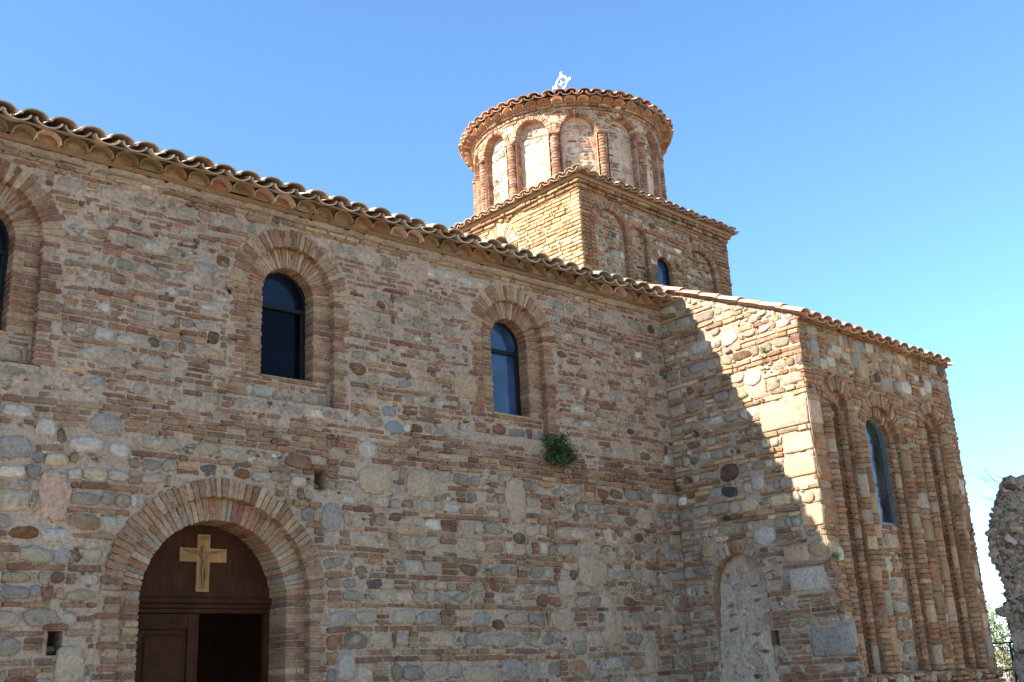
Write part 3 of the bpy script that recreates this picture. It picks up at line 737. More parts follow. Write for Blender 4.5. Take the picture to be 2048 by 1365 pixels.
# ------------------------------------------------------------------ transept, side wall
B_TOP = above(6.80, -.44, .256)
NICHE = dict(c=.845, zs=2.72, r=.405)
def B_blocks():
    L = [(1.80, 4.735, .70, .31, 'pale'), (1.95, 4.36, .42, .22, 'o'), (1.94, 4.05, .44, .21, 'o'), (2.02, 3.44, .30, .24, 'o'), (1.72, 3.02, .34, .20, 'pinkpl'), (2.02, 3.04, .22, .19, 'tan'), (1.82, 2.70, .44, .27, 'white'),
         (1.42, 5.32, .26, .18, 'white'), (1.12, 5.95, .26, .2, 'white'), (.62, 5.95, .3, .17, 'white'), (1.30, 3.28, .3, .22, 'white'), (.88, 4.17, .28, .22, 'dark'), (1.30, 3.96, .18, .2, 'white'), (.42, 3.22, .2, .2, 'tan'), (1.95, 1.95, .42, .32, 'grey')]
    return L
def transept():
    rng = np.random.default_rng(33); b = Bld()
    bl = B_blocks(); q = NICHE
    hole = arch(q['c'], q['r'], q['zs'], 1.2)
    top = lambda u, z: z > 6.78 - .44 * (u - .256)
    rects = [rect(u - a / 2 - .01, u + a / 2 + .01, z - h / 2 - .01, z + h / 2 + .01) for (u, z, a, h, k) in bl]
    put_ = [rect(1.235, 1.345, 1.95, 2.13)]
    blk = any_of([arch(q['c'], q['r'] + .02, q['zs'], 1.2), top] + rects + put_)
    mortar_sheet(b, F_B, -.03, LB + .005, -.1, 6.95, any_of([hole, lambda u, z: z > 6.83 - .44 * (u - .256)] + put_), -.012, .011, seed=71)
    masonry(b, F_B, 0, LB, 0, 3.3, blk, rng, rowgen('bbrbbbr', rng, (.055, .07), (.10, .15)), pmiss=.16, wlvl=.005, wvar=.006, ends=.012, white=.12)
    masonry(b, F_B, 0, LB + .012, 3.3, 6.95, blk, rng, rowgen('brbbrbrb', rng, (.055, .072), (.10, .17)), palette=BRICKS_SUNLIT[:4] + BRICKS_ORANGE[:3] + BRICKS[:4] + BRICKS_BUFF, pmiss=.05, wlvl=.012, wvar=.007, ends=.015, white=.22, dark=.05)
    # fan of bricks and rubble filling the top slope
    for i in range(60):
        u = rng.uniform(.0, LB - .05); z = 6.80 - .44 * (u - .256) - rng.uniform(.01, .05)
        unit(b, F_B, blob_poly(u, z, rng.uniform(.06, .18), rng.uniform(.03, .06), rng, 9, rot=.4), -.05, .008 + rng.normal(0, .005), .007, stone_col(rng, .05, .3), rng, bulge=.006, smooth=True)
    for (u, z, a, h, k) in bl:
        col = pick([lin((202, 178, 152)), lin((198, 166, 134))], rng, .05) if k == 'o' else lin(KIND[k])  # orange blocks lightened to cream here, sunlight put into their colour
        if k in ('white', 'dark', 'tan', 'grey') and a < .4: P = blob_poly(u, z, a, h, rng, 14, 2.8, .06, .08)
        else: P = rect_poly(u - a / 2, u + a / 2, z - h / 2, z + h / 2, rng, .006, .015)
        unit(b, F_B, P, -.06, .014, .012, col, rng, bulge=.006 if k != 'o' else 0, smooth=k != 'o', jit=.003)
    # niche: plastered back, shallow reveal, a few bricks left of its arch
    mortar_sheet(b, F_B, q['c'] - q['r'] - .05, q['c'] + q['r'] + .05, 1.15, q['zs'] + q['r'] + .06, any_of(put_), lambda U, Z: -.012 - .16 * sstep((Z - 1.75) / 1.1), .020, seed=77, col=lin((186, 174, 158)), vary=.2)
    reveal(b, F_B, arch_line(q['c'], q['r'] + .004, q['zs'], 1.2, 26), .0, -.19, lin((150, 118, 84)))
    voussoirs(b, F_B, q['c'], q['zs'], q['r'], q['r'] + .17, 5, -.10, .016, rng, BRICKS_RED + WHITE[:1], a0=1.25, a1=1.9, jr=.02)
    voussoirs(b, F_B, q['c'], q['zs'], q['r'], q['r'] + .10, 7, -.10, .010, rng, STONES, a0=1.95, a1=3.1, jr=.04)
    voussoirs(b, F_B, q['c'], q['zs'], q['r'], q['r'] + .10, 7, -.10, .010, rng, STONES, a0=.05, a1=1.2, jr=.04)
    nb = lambda z: -.012 - .16 * sstep((z - 1.75) / 1.1)
    for i in range(70):                                   # patched render
        u, z = q['c'] + rng.uniform(-.35, .35), rng.uniform(1.25, 3.0); a = rng.uniform(.05, .26)
        unit(b, F_B, blob_poly(u, z, a, a * rng.uniform(.4, 1), rng, 20, 2.4, .14, .4), nb(z) - .08, nb(z) + rng.normal(.006, .006), .006, pick([lin((194, 178, 162)), lin((178, 168, 152)), lin((202, 184, 166)), lin((166, 152, 134)), lin((186, 168, 150))], rng, .08), rng, bulge=.003, smooth=True, jit=.004)
    for i in range(44):
        z_ = rng.uniform(1.3, 2.9)
        unit(b, F_B, blob_poly(q['c'] + rng.uniform(-.33, .33), z_, rng.uniform(.03, .13), rng.uniform(.02, .06), rng, 9), nb(z_) - .1, nb(z_) + .010, .006, stone_col(rng, .15, .1) if rng.random() < .6 else pick(BRICKS, rng), rng, bulge=.004, smooth=True)
    u, z, a, h = 1.29, 2.04, .11, .18
    pts = [(u + a / 2, z - h / 2), (u + a / 2, z + h / 2), (u - a / 2, z + h / 2), (u - a / 2, z - h / 2), (u + a / 2, z - h / 2)]
    reveal(b, F_B, pts, .005, -.4, MORTAR * .8); plate(b, F_B, pts[:4], -.4, MORTAR * .6)  # darker mortar carries the shade inside this hole
    b.build('transept_side_wall', M_WALL, church)
transept()

def rib(b, F, u0, w0, r, z0, z1, rng, pal, pitch=.062, block=.12, wr=None, seg=9):
    """half-round engaged shaft built of courses, now and then one tall piece"""
    z = z0; wr = wr or r
    t = np.linspace(0, math.pi, seg)
    while z < z1 - .02:
        h = pitch * rng.uniform(.9, 1.12)
        big = rng.random() < block
        if big: h = rng.uniform(.16, .34)
        h = min(h, z1 - z)
        g = .006; k = 1 + rng.normal(0, .035); du = rng.normal(0, .005)
        col = pick(pal, rng)
        if big: col = pick(STONES[5:8] + BRICKS_ORANGE + BRICKS_BUFF[:3], rng)
        V = []
        for (zz, q) in ((z + g * .5, .90), (z + g + .008, 1.0), (z + h / 2, 1.02), (z + h - g - .006, 1.0), (z + h - g * .3, .88)):
            V.append(np.column_stack([u0 + du + np.cos(t) * r * q * k, np.full(seg, zz), w0 + np.sin(t) * wr * q * k + rng.normal(0, .002, seg)]))
        V = np.concatenate(V); n = seg; Fc = []
        for a in range(4):
            for i in range(n - 1): Fc.append((a * n + i + 1, a * n + i, (a + 1) * n + i, (a + 1) * n + i + 1))
        Fc = [f[::-1] for f in Fc]
        Fc.append(tuple(range(n))); Fc.append(tuple(range(5 * n - 1, 4 * n - 1, -1)))
        b.add(F(V), Fc, col, False)
        z += h

CA = [dict(c=.74, zs=4.87, r0=.10, r1=.23, r2=.41), dict(c=1.79, zs=4.57, r0=.325, r1=.46, r2=.61), dict(c=3.30, zs=4.87, r0=.13, r1=.26, r2=.42)]
C_BOT = 1.56; C_TOP = 5.93; SILL = 3.44
def transept_front():
    rng = np.random.default_rng(44); b = Bld()
    pal = BRICKS_ORANGE
    bl = [(.17, 4.735, .30, .30, 'pinkpl'), (.22, 4.36, .40, .20, 'o'), (.20, 4.02, .36, .32, 'o'), (.19, 3.55, .34, .44, 'o'), (.11, 3.04, .20, .19, 'tan'), (.30, 2.98, .16, .17, 'white'), (.34, 4.0, .0, .0, 'white'), (.16, 2.05, .3, .3, 'grey'), (.42, 2.6, .12, .14, 'white'),
          (3.90, 4.10, .24, .22, 'white'), (3.88, 3.62, .30, .26, 'o'), (3.90, 2.88, .24, .22, 'pale'), (3.88, 2.2, .28, .22, 'pinkpl'), (3.95, 1.85, .18, .3, 'grey'),
          (1.55, 5.52, .26, .28, 'tan'), (1.35, 5.62, .2, .22, 'green'), (.35, 5.62, .2, .24, 'grey'), (.72, 5.48, .2, .15, 'white'), (2.15, 5.4, .34, .16, 'grey'), (2.7, 5.42, .3, .18, 'white'), (1.5, 5.82, .32, .17, 'grey'), (.9, 5.68, .24, .12, 'white'), (2.5, 5.66, .22, .17, 'pale'), (3.4, 5.55, .22, .2, 'white')]
    bl = [x for x in bl if x[2] > 0]
    L = [top for top in [lambda u, z: z > C_TOP]] + [arch(q['c'], q['r2'] + .01, q['zs'], C_BOT) for q in CA]
    L += [rect(u - a / 2 - .008, u + a / 2 + .008, z - h / 2 - .008, z + h / 2 + .008) for (u, z, a, h, k) in bl]
    blk = any_of(L)
    hol = any_of([arch(q['c'], q['r1'] + .07, q['zs'], C_BOT) for q in CA])
    mortar_sheet(b, F_C, -.004, WC, -.1, C_TOP + .04, hol, -.008, .008, seed=81, col=lin((162, 138, 108)))
    masonry(b, F_C, .0, WC, C_BOT, 5.30, blk, rng, rowgen('bbbbr', rng, (.06, .074), (.09, .13)), palette=pal, pmiss=.04, wlvl=.010, wvar=.006, ends=.02, wob=.6, white=.15)
    masonry(b, F_C, .0, WC, 5.30, C_TOP, blk, rng, rowgen('brbr', rng, (.055, .07), (.12, .17)), palette=pal, pmiss=.06, wlvl=.010, wvar=.006, ends=.02, white=.18, dark=.08)
    masonry(b, F_C, .0, WC, 0, C_BOT - .02, blk, rng, rowgen('bbr', rng, (.06, .074), (.09, .13)), palette=pal, wlvl=.09, wvar=.006, ends=.02, wob=.2, depth=-.02)
    masonry(b, F_C, .45, WC, C_BOT - .06, C_BOT, lambda u, z: np.zeros(u.shape, bool), rng, lambda z: ('b', .06), palette=BRICKS, wlvl=.09, wvar=.01, wob=.2, depth=-.02)
    for (u, z, a, h, k) in bl:
        col = pick(BRICKS_ORANGE[:3], rng, .05) if k == 'o' else lin(KIND[k])
        P = rect_poly(u - a / 2, u + a / 2, z - h / 2, z + h / 2, rng, .006, .012) if (z < 5.3) else blob_poly(u, z, a, h, rng, 14, 3.2, .05, .06)
        unit(b, F_C, P, -.06, .012, .012, col, rng, bulge=.004, smooth=True, jit=.003)
    for q in CA:
        c = q['c']
        voussoirs(b, F_C, c, q['zs'], q['r1'], q['r2'], int(q['r1'] * 62), -.13, .016, rng, pal, jr=.016, wv=.008)
        voussoirs(b, F_C, c, q['zs'], q['r0'], q['r1'] + .03, max(8, int(q['r0'] * 80)), -.27, -.07, rng, pal + WHITE[:1], jr=.003, wv=.008)
        for s in (1, -1):
            jamb(b, F_C, c + s * q['r1'], c + s * (q['r1'] + .09), C_BOT, q['zs'], -.13, .004, rng, pal, pitch=.068)
            jamb(b, F_C, c + s * q['r0'], c + s * (q['r1'] + .03), C_BOT, q['zs'], -.27, -.07, rng, pal, pitch=.068)
            # half-round shafts on the edge of each pier
            rib(b, F_C, c + s * (q['r1'] + .098), -.012, .096, C_BOT, q['zs'] - .02, rng, pal, pitch=.068, block=.16, wr=.078)
            rib(b, F_C, c + s * (q['r0'] + .066), -.080, .062, C_BOT, q['zs'] - .02, rng, pal, pitch=.068, block=.14, wr=.05)
        reveal(b, F_C, arch_line(c, q['r1'] + .014, q['zs'], C_BOT, 20), 0, -.14, MORTAR)
        collar(b, F_C, c, q['zs'], C_BOT, q['r1'] + .012, q['r1'] + .12, -.002, lin((162, 138, 108))); collar(b, F_C, c, q['zs'], C_BOT, q['r0'] + .010, q['r0'] + .1, -.078, lin((162, 138, 108)))
        ins = arch(c, q['r0'] + .04, q['zs'], C_BOT)
        mortar_sheet(b, F_C, c - q['r1'] - .09, c + q['r1'] + .09, C_BOT - .05, q['zs'] + q['r1'] + .09, any_of([ins, lambda u, z, q=q: ~arch(q['c'], q['r1'] + .09, q['zs'], C_BOT - .05)(u, z)]), -.082, .004, seed=85, st=.03)
        reveal(b, F_C, arch_line(c, q['r0'] + .012, q['zs'], C_BOT, 20), -.11, -.42 if c == 1.79 else -.30, MORTAR)
        zt = SILL if c == 1.79 else q['zs'] + q['r0'] + .03
        mortar_sheet(b, F_C, c - q['r0'] - .03, c + q['r0'] + .03, C_BOT - .05, zt, None, -.155, .010, seed=88, st=.03)
        inside = (lambda u, z: z > SILL - .01) if c == 1.79 else (lambda u, z, q=q: ~arch(q['c'], q['r0'], q['zs'], 0)(u, z))
        masonry(b, F_C, c - q['r0'] + .01, c + q['r0'] - .01, C_BOT, zt, inside, rng, rowgen('rbrbb', rng, (.06, .07), (.12, .2)), palette=pal, wlvl=-.143, wvar=.008, depth=-.3, wob=.2, white=.2)
        unit(b, F_C, rect_poly(c - q['r1'], c + q['r1'], C_BOT - .05, C_BOT, rng), -.3, .02, .01, pick(BRICKS, rng), rng)
    # flat pier face between the middle and right arch, and corner shaft
    rib(b, F_C, 2.64, -.01, .125, C_BOT, 4.55, rng, pal, pitch=.068, block=.14, wr=.07)
    rib(b, F_C, 3.775, -.01, .06, C_BOT, 4.85, rng, pal, pitch=.068, block=.12, wr=.06)
    q = CA[1]
    unit(b, F_C, rect_poly(q['c'] - q['r0'] - .02, q['c'] + q['r0'] + .02, SILL - .05, SILL, rng), -.45, -.18, .008, pick(STONES, rng), rng)
    masonry(b, F_C, 0, WC + .02, C_TOP - .005, C_TOP + .05, lambda u, z: np.zeros(u.shape, bool), rng, lambda z: ('b', .055), palette=BRICKS_ORANGE, wlvl=.05, wvar=.006, wob=.1)
    b.build('transept_front_wall', M_FRONT, church)
    # window
    c, zs, r, t, WD = q['c'], q['zs'], q['r0'] + .004, .030, -.20
    f = Bld(); one = (1, 1, 1)
    oo = arch_line(c, r, zs, SILL, 20); ii = arch_line(c, r - t, zs, SILL + t, 20); n = len(oo); V = []
    for wv in (WD + .05, WD - .02): V += [(x, z, wv) for x, z in oo] + [(x, z, wv) for x, z in ii]
    Fc = []
    for i in range(n):
        j = (i + 1) % n
        Fc += [(i, j, n + j, n + i), (n + i, n + j, 3 * n + j, 3 * n + i), (2 * n + j, 2 * n + i, 3 * n + i, 3 * n + j)]
    f.add(F_C(np.array(V, float)), Fc, one)
    fo = f.build('window', M_STEEL, church)
    g = Bld(); plate(g, F_C, arch_line(c, r - .01, zs, SILL + .01, 20), WD, one, thick=.006)
    g.build('pane', M_GLASS3, fo)
transept_front()

def transept_roof():
    rng = np.random.default_rng(52); b = Bld(); k = .44
    S = nvec(EY * 1 + EZ * k); N = nvec(-EY * k + EZ)
    P0 = KC - EY * .13 + EZ * 5.915
    tile_field(b, P0, EX, S, N, 3.825, 3.85, .255, rng, TILES_PINK + TILES[:3], jit=.008, u_start=.0)
    a = P0 + N * .012 + S * .04
    b.add(np.array([a, a + EX * WC, a + EX * WC + S * 3.9, a + S * 3.9]), [(0, 1, 2, 3)], MORTAR)
    S2 = nvec(EY - EZ * k); t = a + S * 3.88
    b.add(np.array([t, t + EX * WC, t + EX * WC + S2 * 6.1, t + S2 * 6.1]), [(0, 1, 2, 3)], TILES[0])
    b.build('transept_roof', M_TILE, church)
transept_roof()

# ------------------------------------------------------------------ crossing tower
T0, T1 = 6.4, 9.27
TARCH = [(.72, .38, 8.56), (1.42, .20, 8.60), (3.06, .42, 8.36)]
TWIN = dict(c=2.03, r=.20, zs=8.22, sill=7.55)
def tower():
    rng = np.random.default_rng(61)
    b = Bld(); q = TWIN
    hol = [arch(c, r + .02, zs, 6.3) for (c, r, zs) in TARCH]
    blk = [arch(c, r + .13, zs, 6.3) if r > .3 else arch(c, r + .05, zs, 6.3) for (c, r, zs) in TARCH]
    wh = arch(q['c'], q['r'] + .04, q['zs'], q['sill'])
    wb = arch(q['c'], q['r'] + .15, q['zs'], q['sill'])
    mortar_sheet(b, F_LF, -.004, WL, T0, T1, any_of(hol + [wh]), -.008, .010, seed=101, st=.03, col=lin((158, 130, 108)))
    cor = [lambda u, z: (u > .34) & (u < WL - .30)]
    masonry(b, F_LF, 0, .34, T0, 9.14, any_of(blk), rng, lambda z: ('b', .066), palette=BRICKS_ORANGE, pmiss=.01, wlvl=.012, ends=.012, wob=.2)
    masonry(b, F_LF, WL - .42, WL, T0, 9.14, any_of(blk), rng, lambda z: ('b', .066), palette=BRICKS_ORANGE, pmiss=.01, wlvl=.012, ends=.016, wob=.2)
    masonry(b, F_LF, .36, WL - .43, T0, 9.14, any_of(blk + [wb]), rng, rowgen('bbrb', rng, (.055, .07), (.085, .12)), palette=BRICKS_ORANGE + BRICKS_RED + STONES[3:6], pmiss=.15, wlvl=.007, wvar=.009, white=.18, dark=.08)
    for (c, r, zs) in TARCH:
        voussoirs(b, F_LF, c, zs, r, r + (.12 if r > .3 else .05), int(r * 52), -.12, .012, rng, BRICKS_ORANGE + BRICKS_RED, jr=.01)
        reveal(b, F_LF, arch_line(c, r + .012, zs, T0, 18), 0, -.12, MORTAR * .9)
        for s in (1, -1): jamb(b, F_LF, c + s * r, c + s * (r + (.12 if r > .3 else .05)), T0, zs, -.12, .010, rng, BRICKS_ORANGE, pitch=.068)
        mortar_sheet(b, F_LF, c - r - .03, c + r + .03, T0, zs + r + .03, None, -.070, .012, seed=105, st=.03, col=lin((168, 146, 124)))
        masonry(b, F_LF, c - r + .01, c + r - .01, T0, zs + r, lambda u, z: ~arch(c, r - .01, zs, 0)(u, z), rng, rowgen('rbrb', rng, (.05, .065), (.08, .12)), palette=BRICKS_RED + STONES[3:6], pmiss=.12, wlvl=-.055, wvar=.012, depth=-.16, white=.2, dark=.1)
    voussoirs(b, F_LF, q['c'], q['zs'], q['r'], q['r'] + .14, 13, -.30, .010, rng, BRICKS_RED + WHITE[:1], jr=.01)
    for s in (1, -1): jamb(b, F_LF, q['c'] + s * q['r'], q['c'] + s * (q['r'] + .14), q['sill'], q['zs'], -.30, .010, rng, BRICKS_ORANGE, pitch=.068, jag=.02)
    reveal(b, F_LF, arch_line(q['c'], q['r'] + .01, q['zs'], q['sill'], 18), 0, -.35, MORTAR)
    for i in range(2):
        masonry(b, F_LF, -.03 - .03 * i, WL + .03 + .03 * i, 9.14 + i * .066, 9.205 + i * .066, lambda u, z: np.zeros(u.shape, bool), rng, lambda z: ('b', .064), palette=BRICKS_ORANGE, pmiss=.01, wlvl=.04 + .035 * i, wvar=.004, wob=.0)
    b.build('tower_front_wall', M_TOWER, church)
    # window in the tower
    f = Bld(); one = (1, 1, 1); c, zs, r, t, WD = q['c'], q['zs'], q['r'] + .004, .024, -.10; SI = q['sill']
    oo = arch_line(c, r, zs, SI, 16); ii = arch_line(c, r - t, zs, SI + t, 16); n = len(oo); V = []
    for wv in (WD + .03, WD - .02): V += [(x, z, wv) for x, z in oo] + [(x, z, wv) for x, z in ii]
    Fc = []
    for i in range(n):
        j = (i + 1) % n
        Fc += [(i, j, n + j, n + i), (n + i, n + j, 3 * n + j, 3 * n + i), (2 * n + j, 2 * n + i, 3 * n + i, 3 * n + j)]
    f.add(F_LF(np.array(V, float)), Fc, one)
    fbox(f, F_LF, c + r - t - .03, c + r - t, SI + t, zs, WD - .016, WD + .02, one)
    fo = f.build('window', M_FRAME, church)
    g = Bld(); plate(g, F_LF, arch_line(c, r - .01, zs, SI + .01, 16), WD - .004, one, thick=.006); g.build('pane', M_GLASS2, fo)

    b = Bld()                                            # sunlit west side: plain brick, sun glare put into its paler palette
    A = dict(c=2.095, zs=8.70, r=.20)
    hol = arch(A['c'], A['r'] + .04, A['zs'], 6.3); bk = arch(A['c'], A['r'] + .235, A['zs'], 6.3)
    mortar_sheet(b, F_LL, 0, WL + .004, T0, T1, hol, -.008, .007, seed=111, st=.03, col=lin((170, 138, 100)))
    masonry(b, F_LL, 0, WL + .012, T0, 9.14, bk, rng, lambda z: ('b', .066), palette=BRICKS_SUNLIT, pmiss=.02, wlvl=.012, wvar=.005, ends=.010, wob=.3)
    voussoirs(b, F_LL, A['c'], A['zs'], A['r'], A['r'] + .22, 15, -.28, .014, rng, BRICKS_BUFF + WHITE, jr=.012)
    for s in (1, -1): jamb(b, F_LL, A['c'] + s * A['r'], A['c'] + s * (A['r'] + .22), T0, A['zs'], -.28, .012, rng, BRICKS_ORANGE, pitch=.066)
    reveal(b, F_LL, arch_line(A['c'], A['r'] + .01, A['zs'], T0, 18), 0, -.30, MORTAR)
    plate(b, F_LL, arch_line(A['c'], A['r'] + .05, A['zs'], T0, 18), -.30, lin((90, 70, 55)))  # dark backing plate, the shade of the opening put into its colour
    for i in range(2):
        masonry(b, F_LL, -.03 - .03 * i, WL + .03 + .03 * i, 9.14 + i * .066, 9.205 + i * .066, lambda u, z: np.zeros(u.shape, bool), rng, lambda z: ('b', .064), palette=BRICKS_ORANGE, pmiss=.08, wlvl=.035 + .035 * i, wvar=.006, wob=.0)
    # hidden sides keep the tower solid
    c4 = [KL + EX * WL, KL + EX * WL + EY * WL, KL + EY * WL]
    for p, q_ in ((c4[0], c4[1]), (c4[1], c4[2])):
        b.add(np.array([p + EZ * T0, q_ + EZ * T0, q_ + EZ * T1, p + EZ * T1]), [(0, 1, 2, 3)], lin((165, 125, 88)))
    b.build('tower_side_wall', M_TOWER, church)

    # hipped skirt of tiles round the drum
    b = Bld(); k = .33; e = .17; zb = 9.315
    sides = [(KL - EX * e - EY * e, EX, EY), (KL - EX * e + EY * (WL + e), -EY, EX), (KL + EX * (WL + e) + EY * (WL + e), -EX, -EY), (KL + EX * (WL + e) - EY * e, EY, -EX)]
    W_ = WL + 2 * e
    for (p, U, I) in sides:
        S = nvec(I + EZ * k); N = nvec(-I * k + EZ)
        tile_field(b, p + EZ * zb, U, S, N, W_, .8, .205, rng, TILES + TILES_PINK[:2], th=.015, rowlen=.40, expo=.33, jit=.009, skip=lambda u, s: (u < s + .12) or (u > W_ - s - .13))
        a = p + EZ * (zb + .01); s_ = 1.9
        b.add(np.array([a, a + U * W_, a + U * (W_ - s_ / 1.053) + S * s_, a + U * s_ / 1.053 + S * s_]), [(0, 1, 2, 3)], lin((134, 108, 84)))
        # bed of bricks under the eave
        q0 = p + I * .09 + U * .09 + EZ * 9.272; wq = W_ - .18
        V = np.array([q0, q0 + U * wq, q0 + U * (wq - .08) + I * .08, q0 + U * .08 + I * .08, q0 + EZ * .07, q0 + U * wq + EZ * .07])
        b.add(V, [(0, 1, 2, 3), (0, 1, 5, 4)], lin((138, 112, 86)))
    # hips
    for (p, U, I) in sides:
        d = nvec(U + I); S = nvec(d * 1.414 + EZ * k); N = nvec(-d * k / 1.414 + EZ); sd = np.cross(S, N)
        for r in range(3):
            coppo(b, p + EZ * (zb + .030) + S * (.46 + r * .34), -S, sd, N, .085, .105, .40, .015, pick(TILES, rng), rng)
    b.build('tower_roof', M_TILE, church)
tower()

# ------------------------------------------------------------------ drum
NB = 13; PIT = 2 * math.pi * RD / NB
DZ0, DZS, DZT = 9.3, 10.715, 11.09
def drum():
    rng = np.random.default_rng(71); b = Bld(); circ = 2 * math.pi * RD
    R0, R1 = .305, .395
    blocks, holes = [], []
    for k in range(-1, NB + 1):
        c = (k + .5) * PIT
        blocks.append(arch(c, R1 + .014, DZS, 0)); holes.append(arch(c, R0 + .04, DZS, 0))
    mortar_sheet(b, F_D, 0, circ, DZ0, DZT + .12, any_of(holes), -.008, .008, seed=121, st=.034, col=lin((184, 158, 130)))
    masonry(b, F_D, 0, circ, DZS, DZT, any_of(blocks), rng, rowgen('bbr', rng, (.055, .065), (.08, .1)), palette=BRICKS_RED + BRICKS_BUFF, pmiss=.12, wlvl=.008, wvar=.008, wob=.5, white=.2)
    pan = lin((196, 171, 152))
    for k in range(NB):
        c = (k + .5) * PIT
        voussoirs(b, F_D, c, DZS, R0, R1, 19, -.15, .014, rng, BRICKS_RED + BRICKS_BUFF, jr=.008, gap=.007)
        for s in (1, -1): jamb(b, F_D, c + s * R0, c + s * (R0 + .045), DZ0, DZS, -.15, -.045, rng, BRICKS_RED, pitch=.06)
        reveal(b, F_D, arch_line(c, R0 + .012, DZS, DZ0, 18), 0, -.17, lin((180, 140, 110)))
        mortar_sheet(b, F_D, c - R0 - .03, c + R0 + .03, DZ0, DZS + R0 + .03, None, -.145, .011, seed=130 + k, st=.03, col=pan, vary=.22, rough=1.8)
        masonry(b, F_D, c - R0 + .02, c + R0 - .02, DZ0, DZS + R0, lambda u, z, c=c: ~arch(c, R0 - .03, DZS, 0)(u, z) | (vnoise(u * 2.2, z * 2.2, 7) > .55), rng, rowgen('rb', rng, (.05, .06), (.08, .11)), palette=BRICKS_RED, pmiss=.3, wlvl=-.138, wvar=.007, depth=-.2, white=.3)
        rib(b, F_D, k * PIT, -.03, .080, DZ0, DZS - .075, rng, BRICKS_RED + BRICKS_ORANGE[:3], pitch=.058, block=0, wr=.085)
        # capital: two projecting brick slabs
        for (z, hw, wf) in ((DZS - .075, .095, .062), (DZS - .035, .105, .038)):
            unit(b, F_D, rect_poly(k * PIT - hw, k * PIT + hw, z, z + .038, rng), -.12, wf, .008, pick(BRICKS_RED, rng), rng)
        if k % 2 == 0:
            unit(b, F_D, blob_poly(k * PIT + .02, DZS + .22, .2, .14, rng, 10), -.05, .010, .008, lin((190, 160, 136)), rng, smooth=True, bulge=.004)
    for i in range(2):
        masonry(b, F_D, 0, circ, DZT + i * .062, DZT + .06 + i * .062, lambda u, z: np.zeros(u.shape, bool), rng, lambda z: ('b', .06), palette=BRICKS_ORANGE + BRICKS_RED, pmiss=.04, wlvl=.03 + .035 * i, wvar=.006, wob=.1)
    b.build('drum', M_DRUM, church)

    b = Bld(); ntile = 58; zb = 11.255; RE = 1.965; k = .46; a_sl = math.atan(k)
    for r, (n, r_lo) in enumerate(((ntile, RE), (ntile, RE - .30), (44, RE - .62), (32, RE - .95), (20, RE - 1.3), (10, RE - 1.65))):
        for i in range(n):
            az = 2 * math.pi * (i + rng.normal(0, .06)) / n
            def put(az, inv, lo, up_):
                rd = np.array([math.cos(az), math.sin(az), 0]); sd = np.array([-math.sin(az), math.cos(az), 0])
                S = nvec(-rd + EZ * k); N = nvec(rd * k + EZ)
                P = np.array([CT[0], CT[1], 0]) + rd * lo + EZ * (zb + (RE - lo) * k + r * .004)
                w_ = 2 * math.pi * lo / n
                L = .40; wt = max(.5, (lo - .36) / lo)
                if inv: coppo(b, P + S * L + N * (w_ * .27), nvec(-S + N * .02), sd, N, w_ * .48 * wt, w_ * .46, L, .015, pick(TILES_PINK + TILES[:3], rng, .12), rng, inv=True, flat=.58)
                else: coppo(b, P + S * L + N * (w_ * .27 - .008), nvec(-S + N * .03), sd, N, w_ * .46 * wt, w_ * .48, L, .015, pick(TILES_PINK + TILES[:3], rng, .12), rng, flat=.58)
            put(az, False, r_lo + rng.normal(0, .012), 0)
            put(az + math.pi / n, True, r_lo + rng.normal(0, .008), 0)
    # bedding cone and the soffit of bricks and tile mouths
    n = 64; an = np.linspace(0, 2 * np.pi, n, endpoint=False)
    prof = [(RD - .05, zb - .06), (RD + .08, zb - .055), (RD + .10, zb + .02), (RE - .10, zb + .05), (.05, zb + .03 + (RE - .05) * k)]
    V = []
    for (r, z) in prof: V.append(np.column_stack([CT[0] + r * np.cos(an), CT[1] + r * np.sin(an), np.full(n, z)]))
    Fc = [(a * n + i, a * n + (i + 1) % n, (a + 1) * n + (i + 1) % n, (a + 1) * n + i) for a in range(4) for i in range(n)]
    b.add(np.concatenate(V), Fc, lin((140, 98, 66)), False)
    for i in range(52):                                   # tile mouths under the eave
        az = 2 * math.pi * i / 52; rd = np.array([math.cos(az), math.sin(az), 0]); sd = np.array([-math.sin(az), math.cos(az), 0])
        P = np.array([CT[0], CT[1], 0]) + rd * (RD - .05) + EZ * (zb - .05)
        coppo(b, P, nvec(rd + EZ * .0), sd, EZ, .09, .10, .23 + rng.normal(0, .012), .014, pick(TILES_PINK + BRICKS_ORANGE, rng, .14), rng, flat=.8)
    b.build('drum_roof', M_TILE, church)

    # white iron cross with a ring, facing west
    b = Bld(); base = np.array([CT[0], CT[1], zb + .03 + RE * k + .09]); one = (1, 1, 1)
    Fx = frame(base, -EY, -EX)
    fbox(b, Fx, -.022, .022, 0, .22, -.012, .012, one)
    cz = .36; n = 28
    an = np.linspace(0, 2 * np.pi, n, endpoint=False); V = []
    for (r, wv) in ((.12, -.012), (.16, -.012), (.16, .012), (.12, .012)): V.append(np.column_stack([r * np.cos(an), cz + r * np.sin(an), np.full(n, wv)]))
    Fc = [(a * n + i, a * n + (i + 1) % n, ((a + 1) % 4) * n + (i + 1) % n, ((a + 1) % 4) * n + i) for a in range(4) for i in range(n)]
    b.add(Fx(np.concatenate(V)), Fc, one)
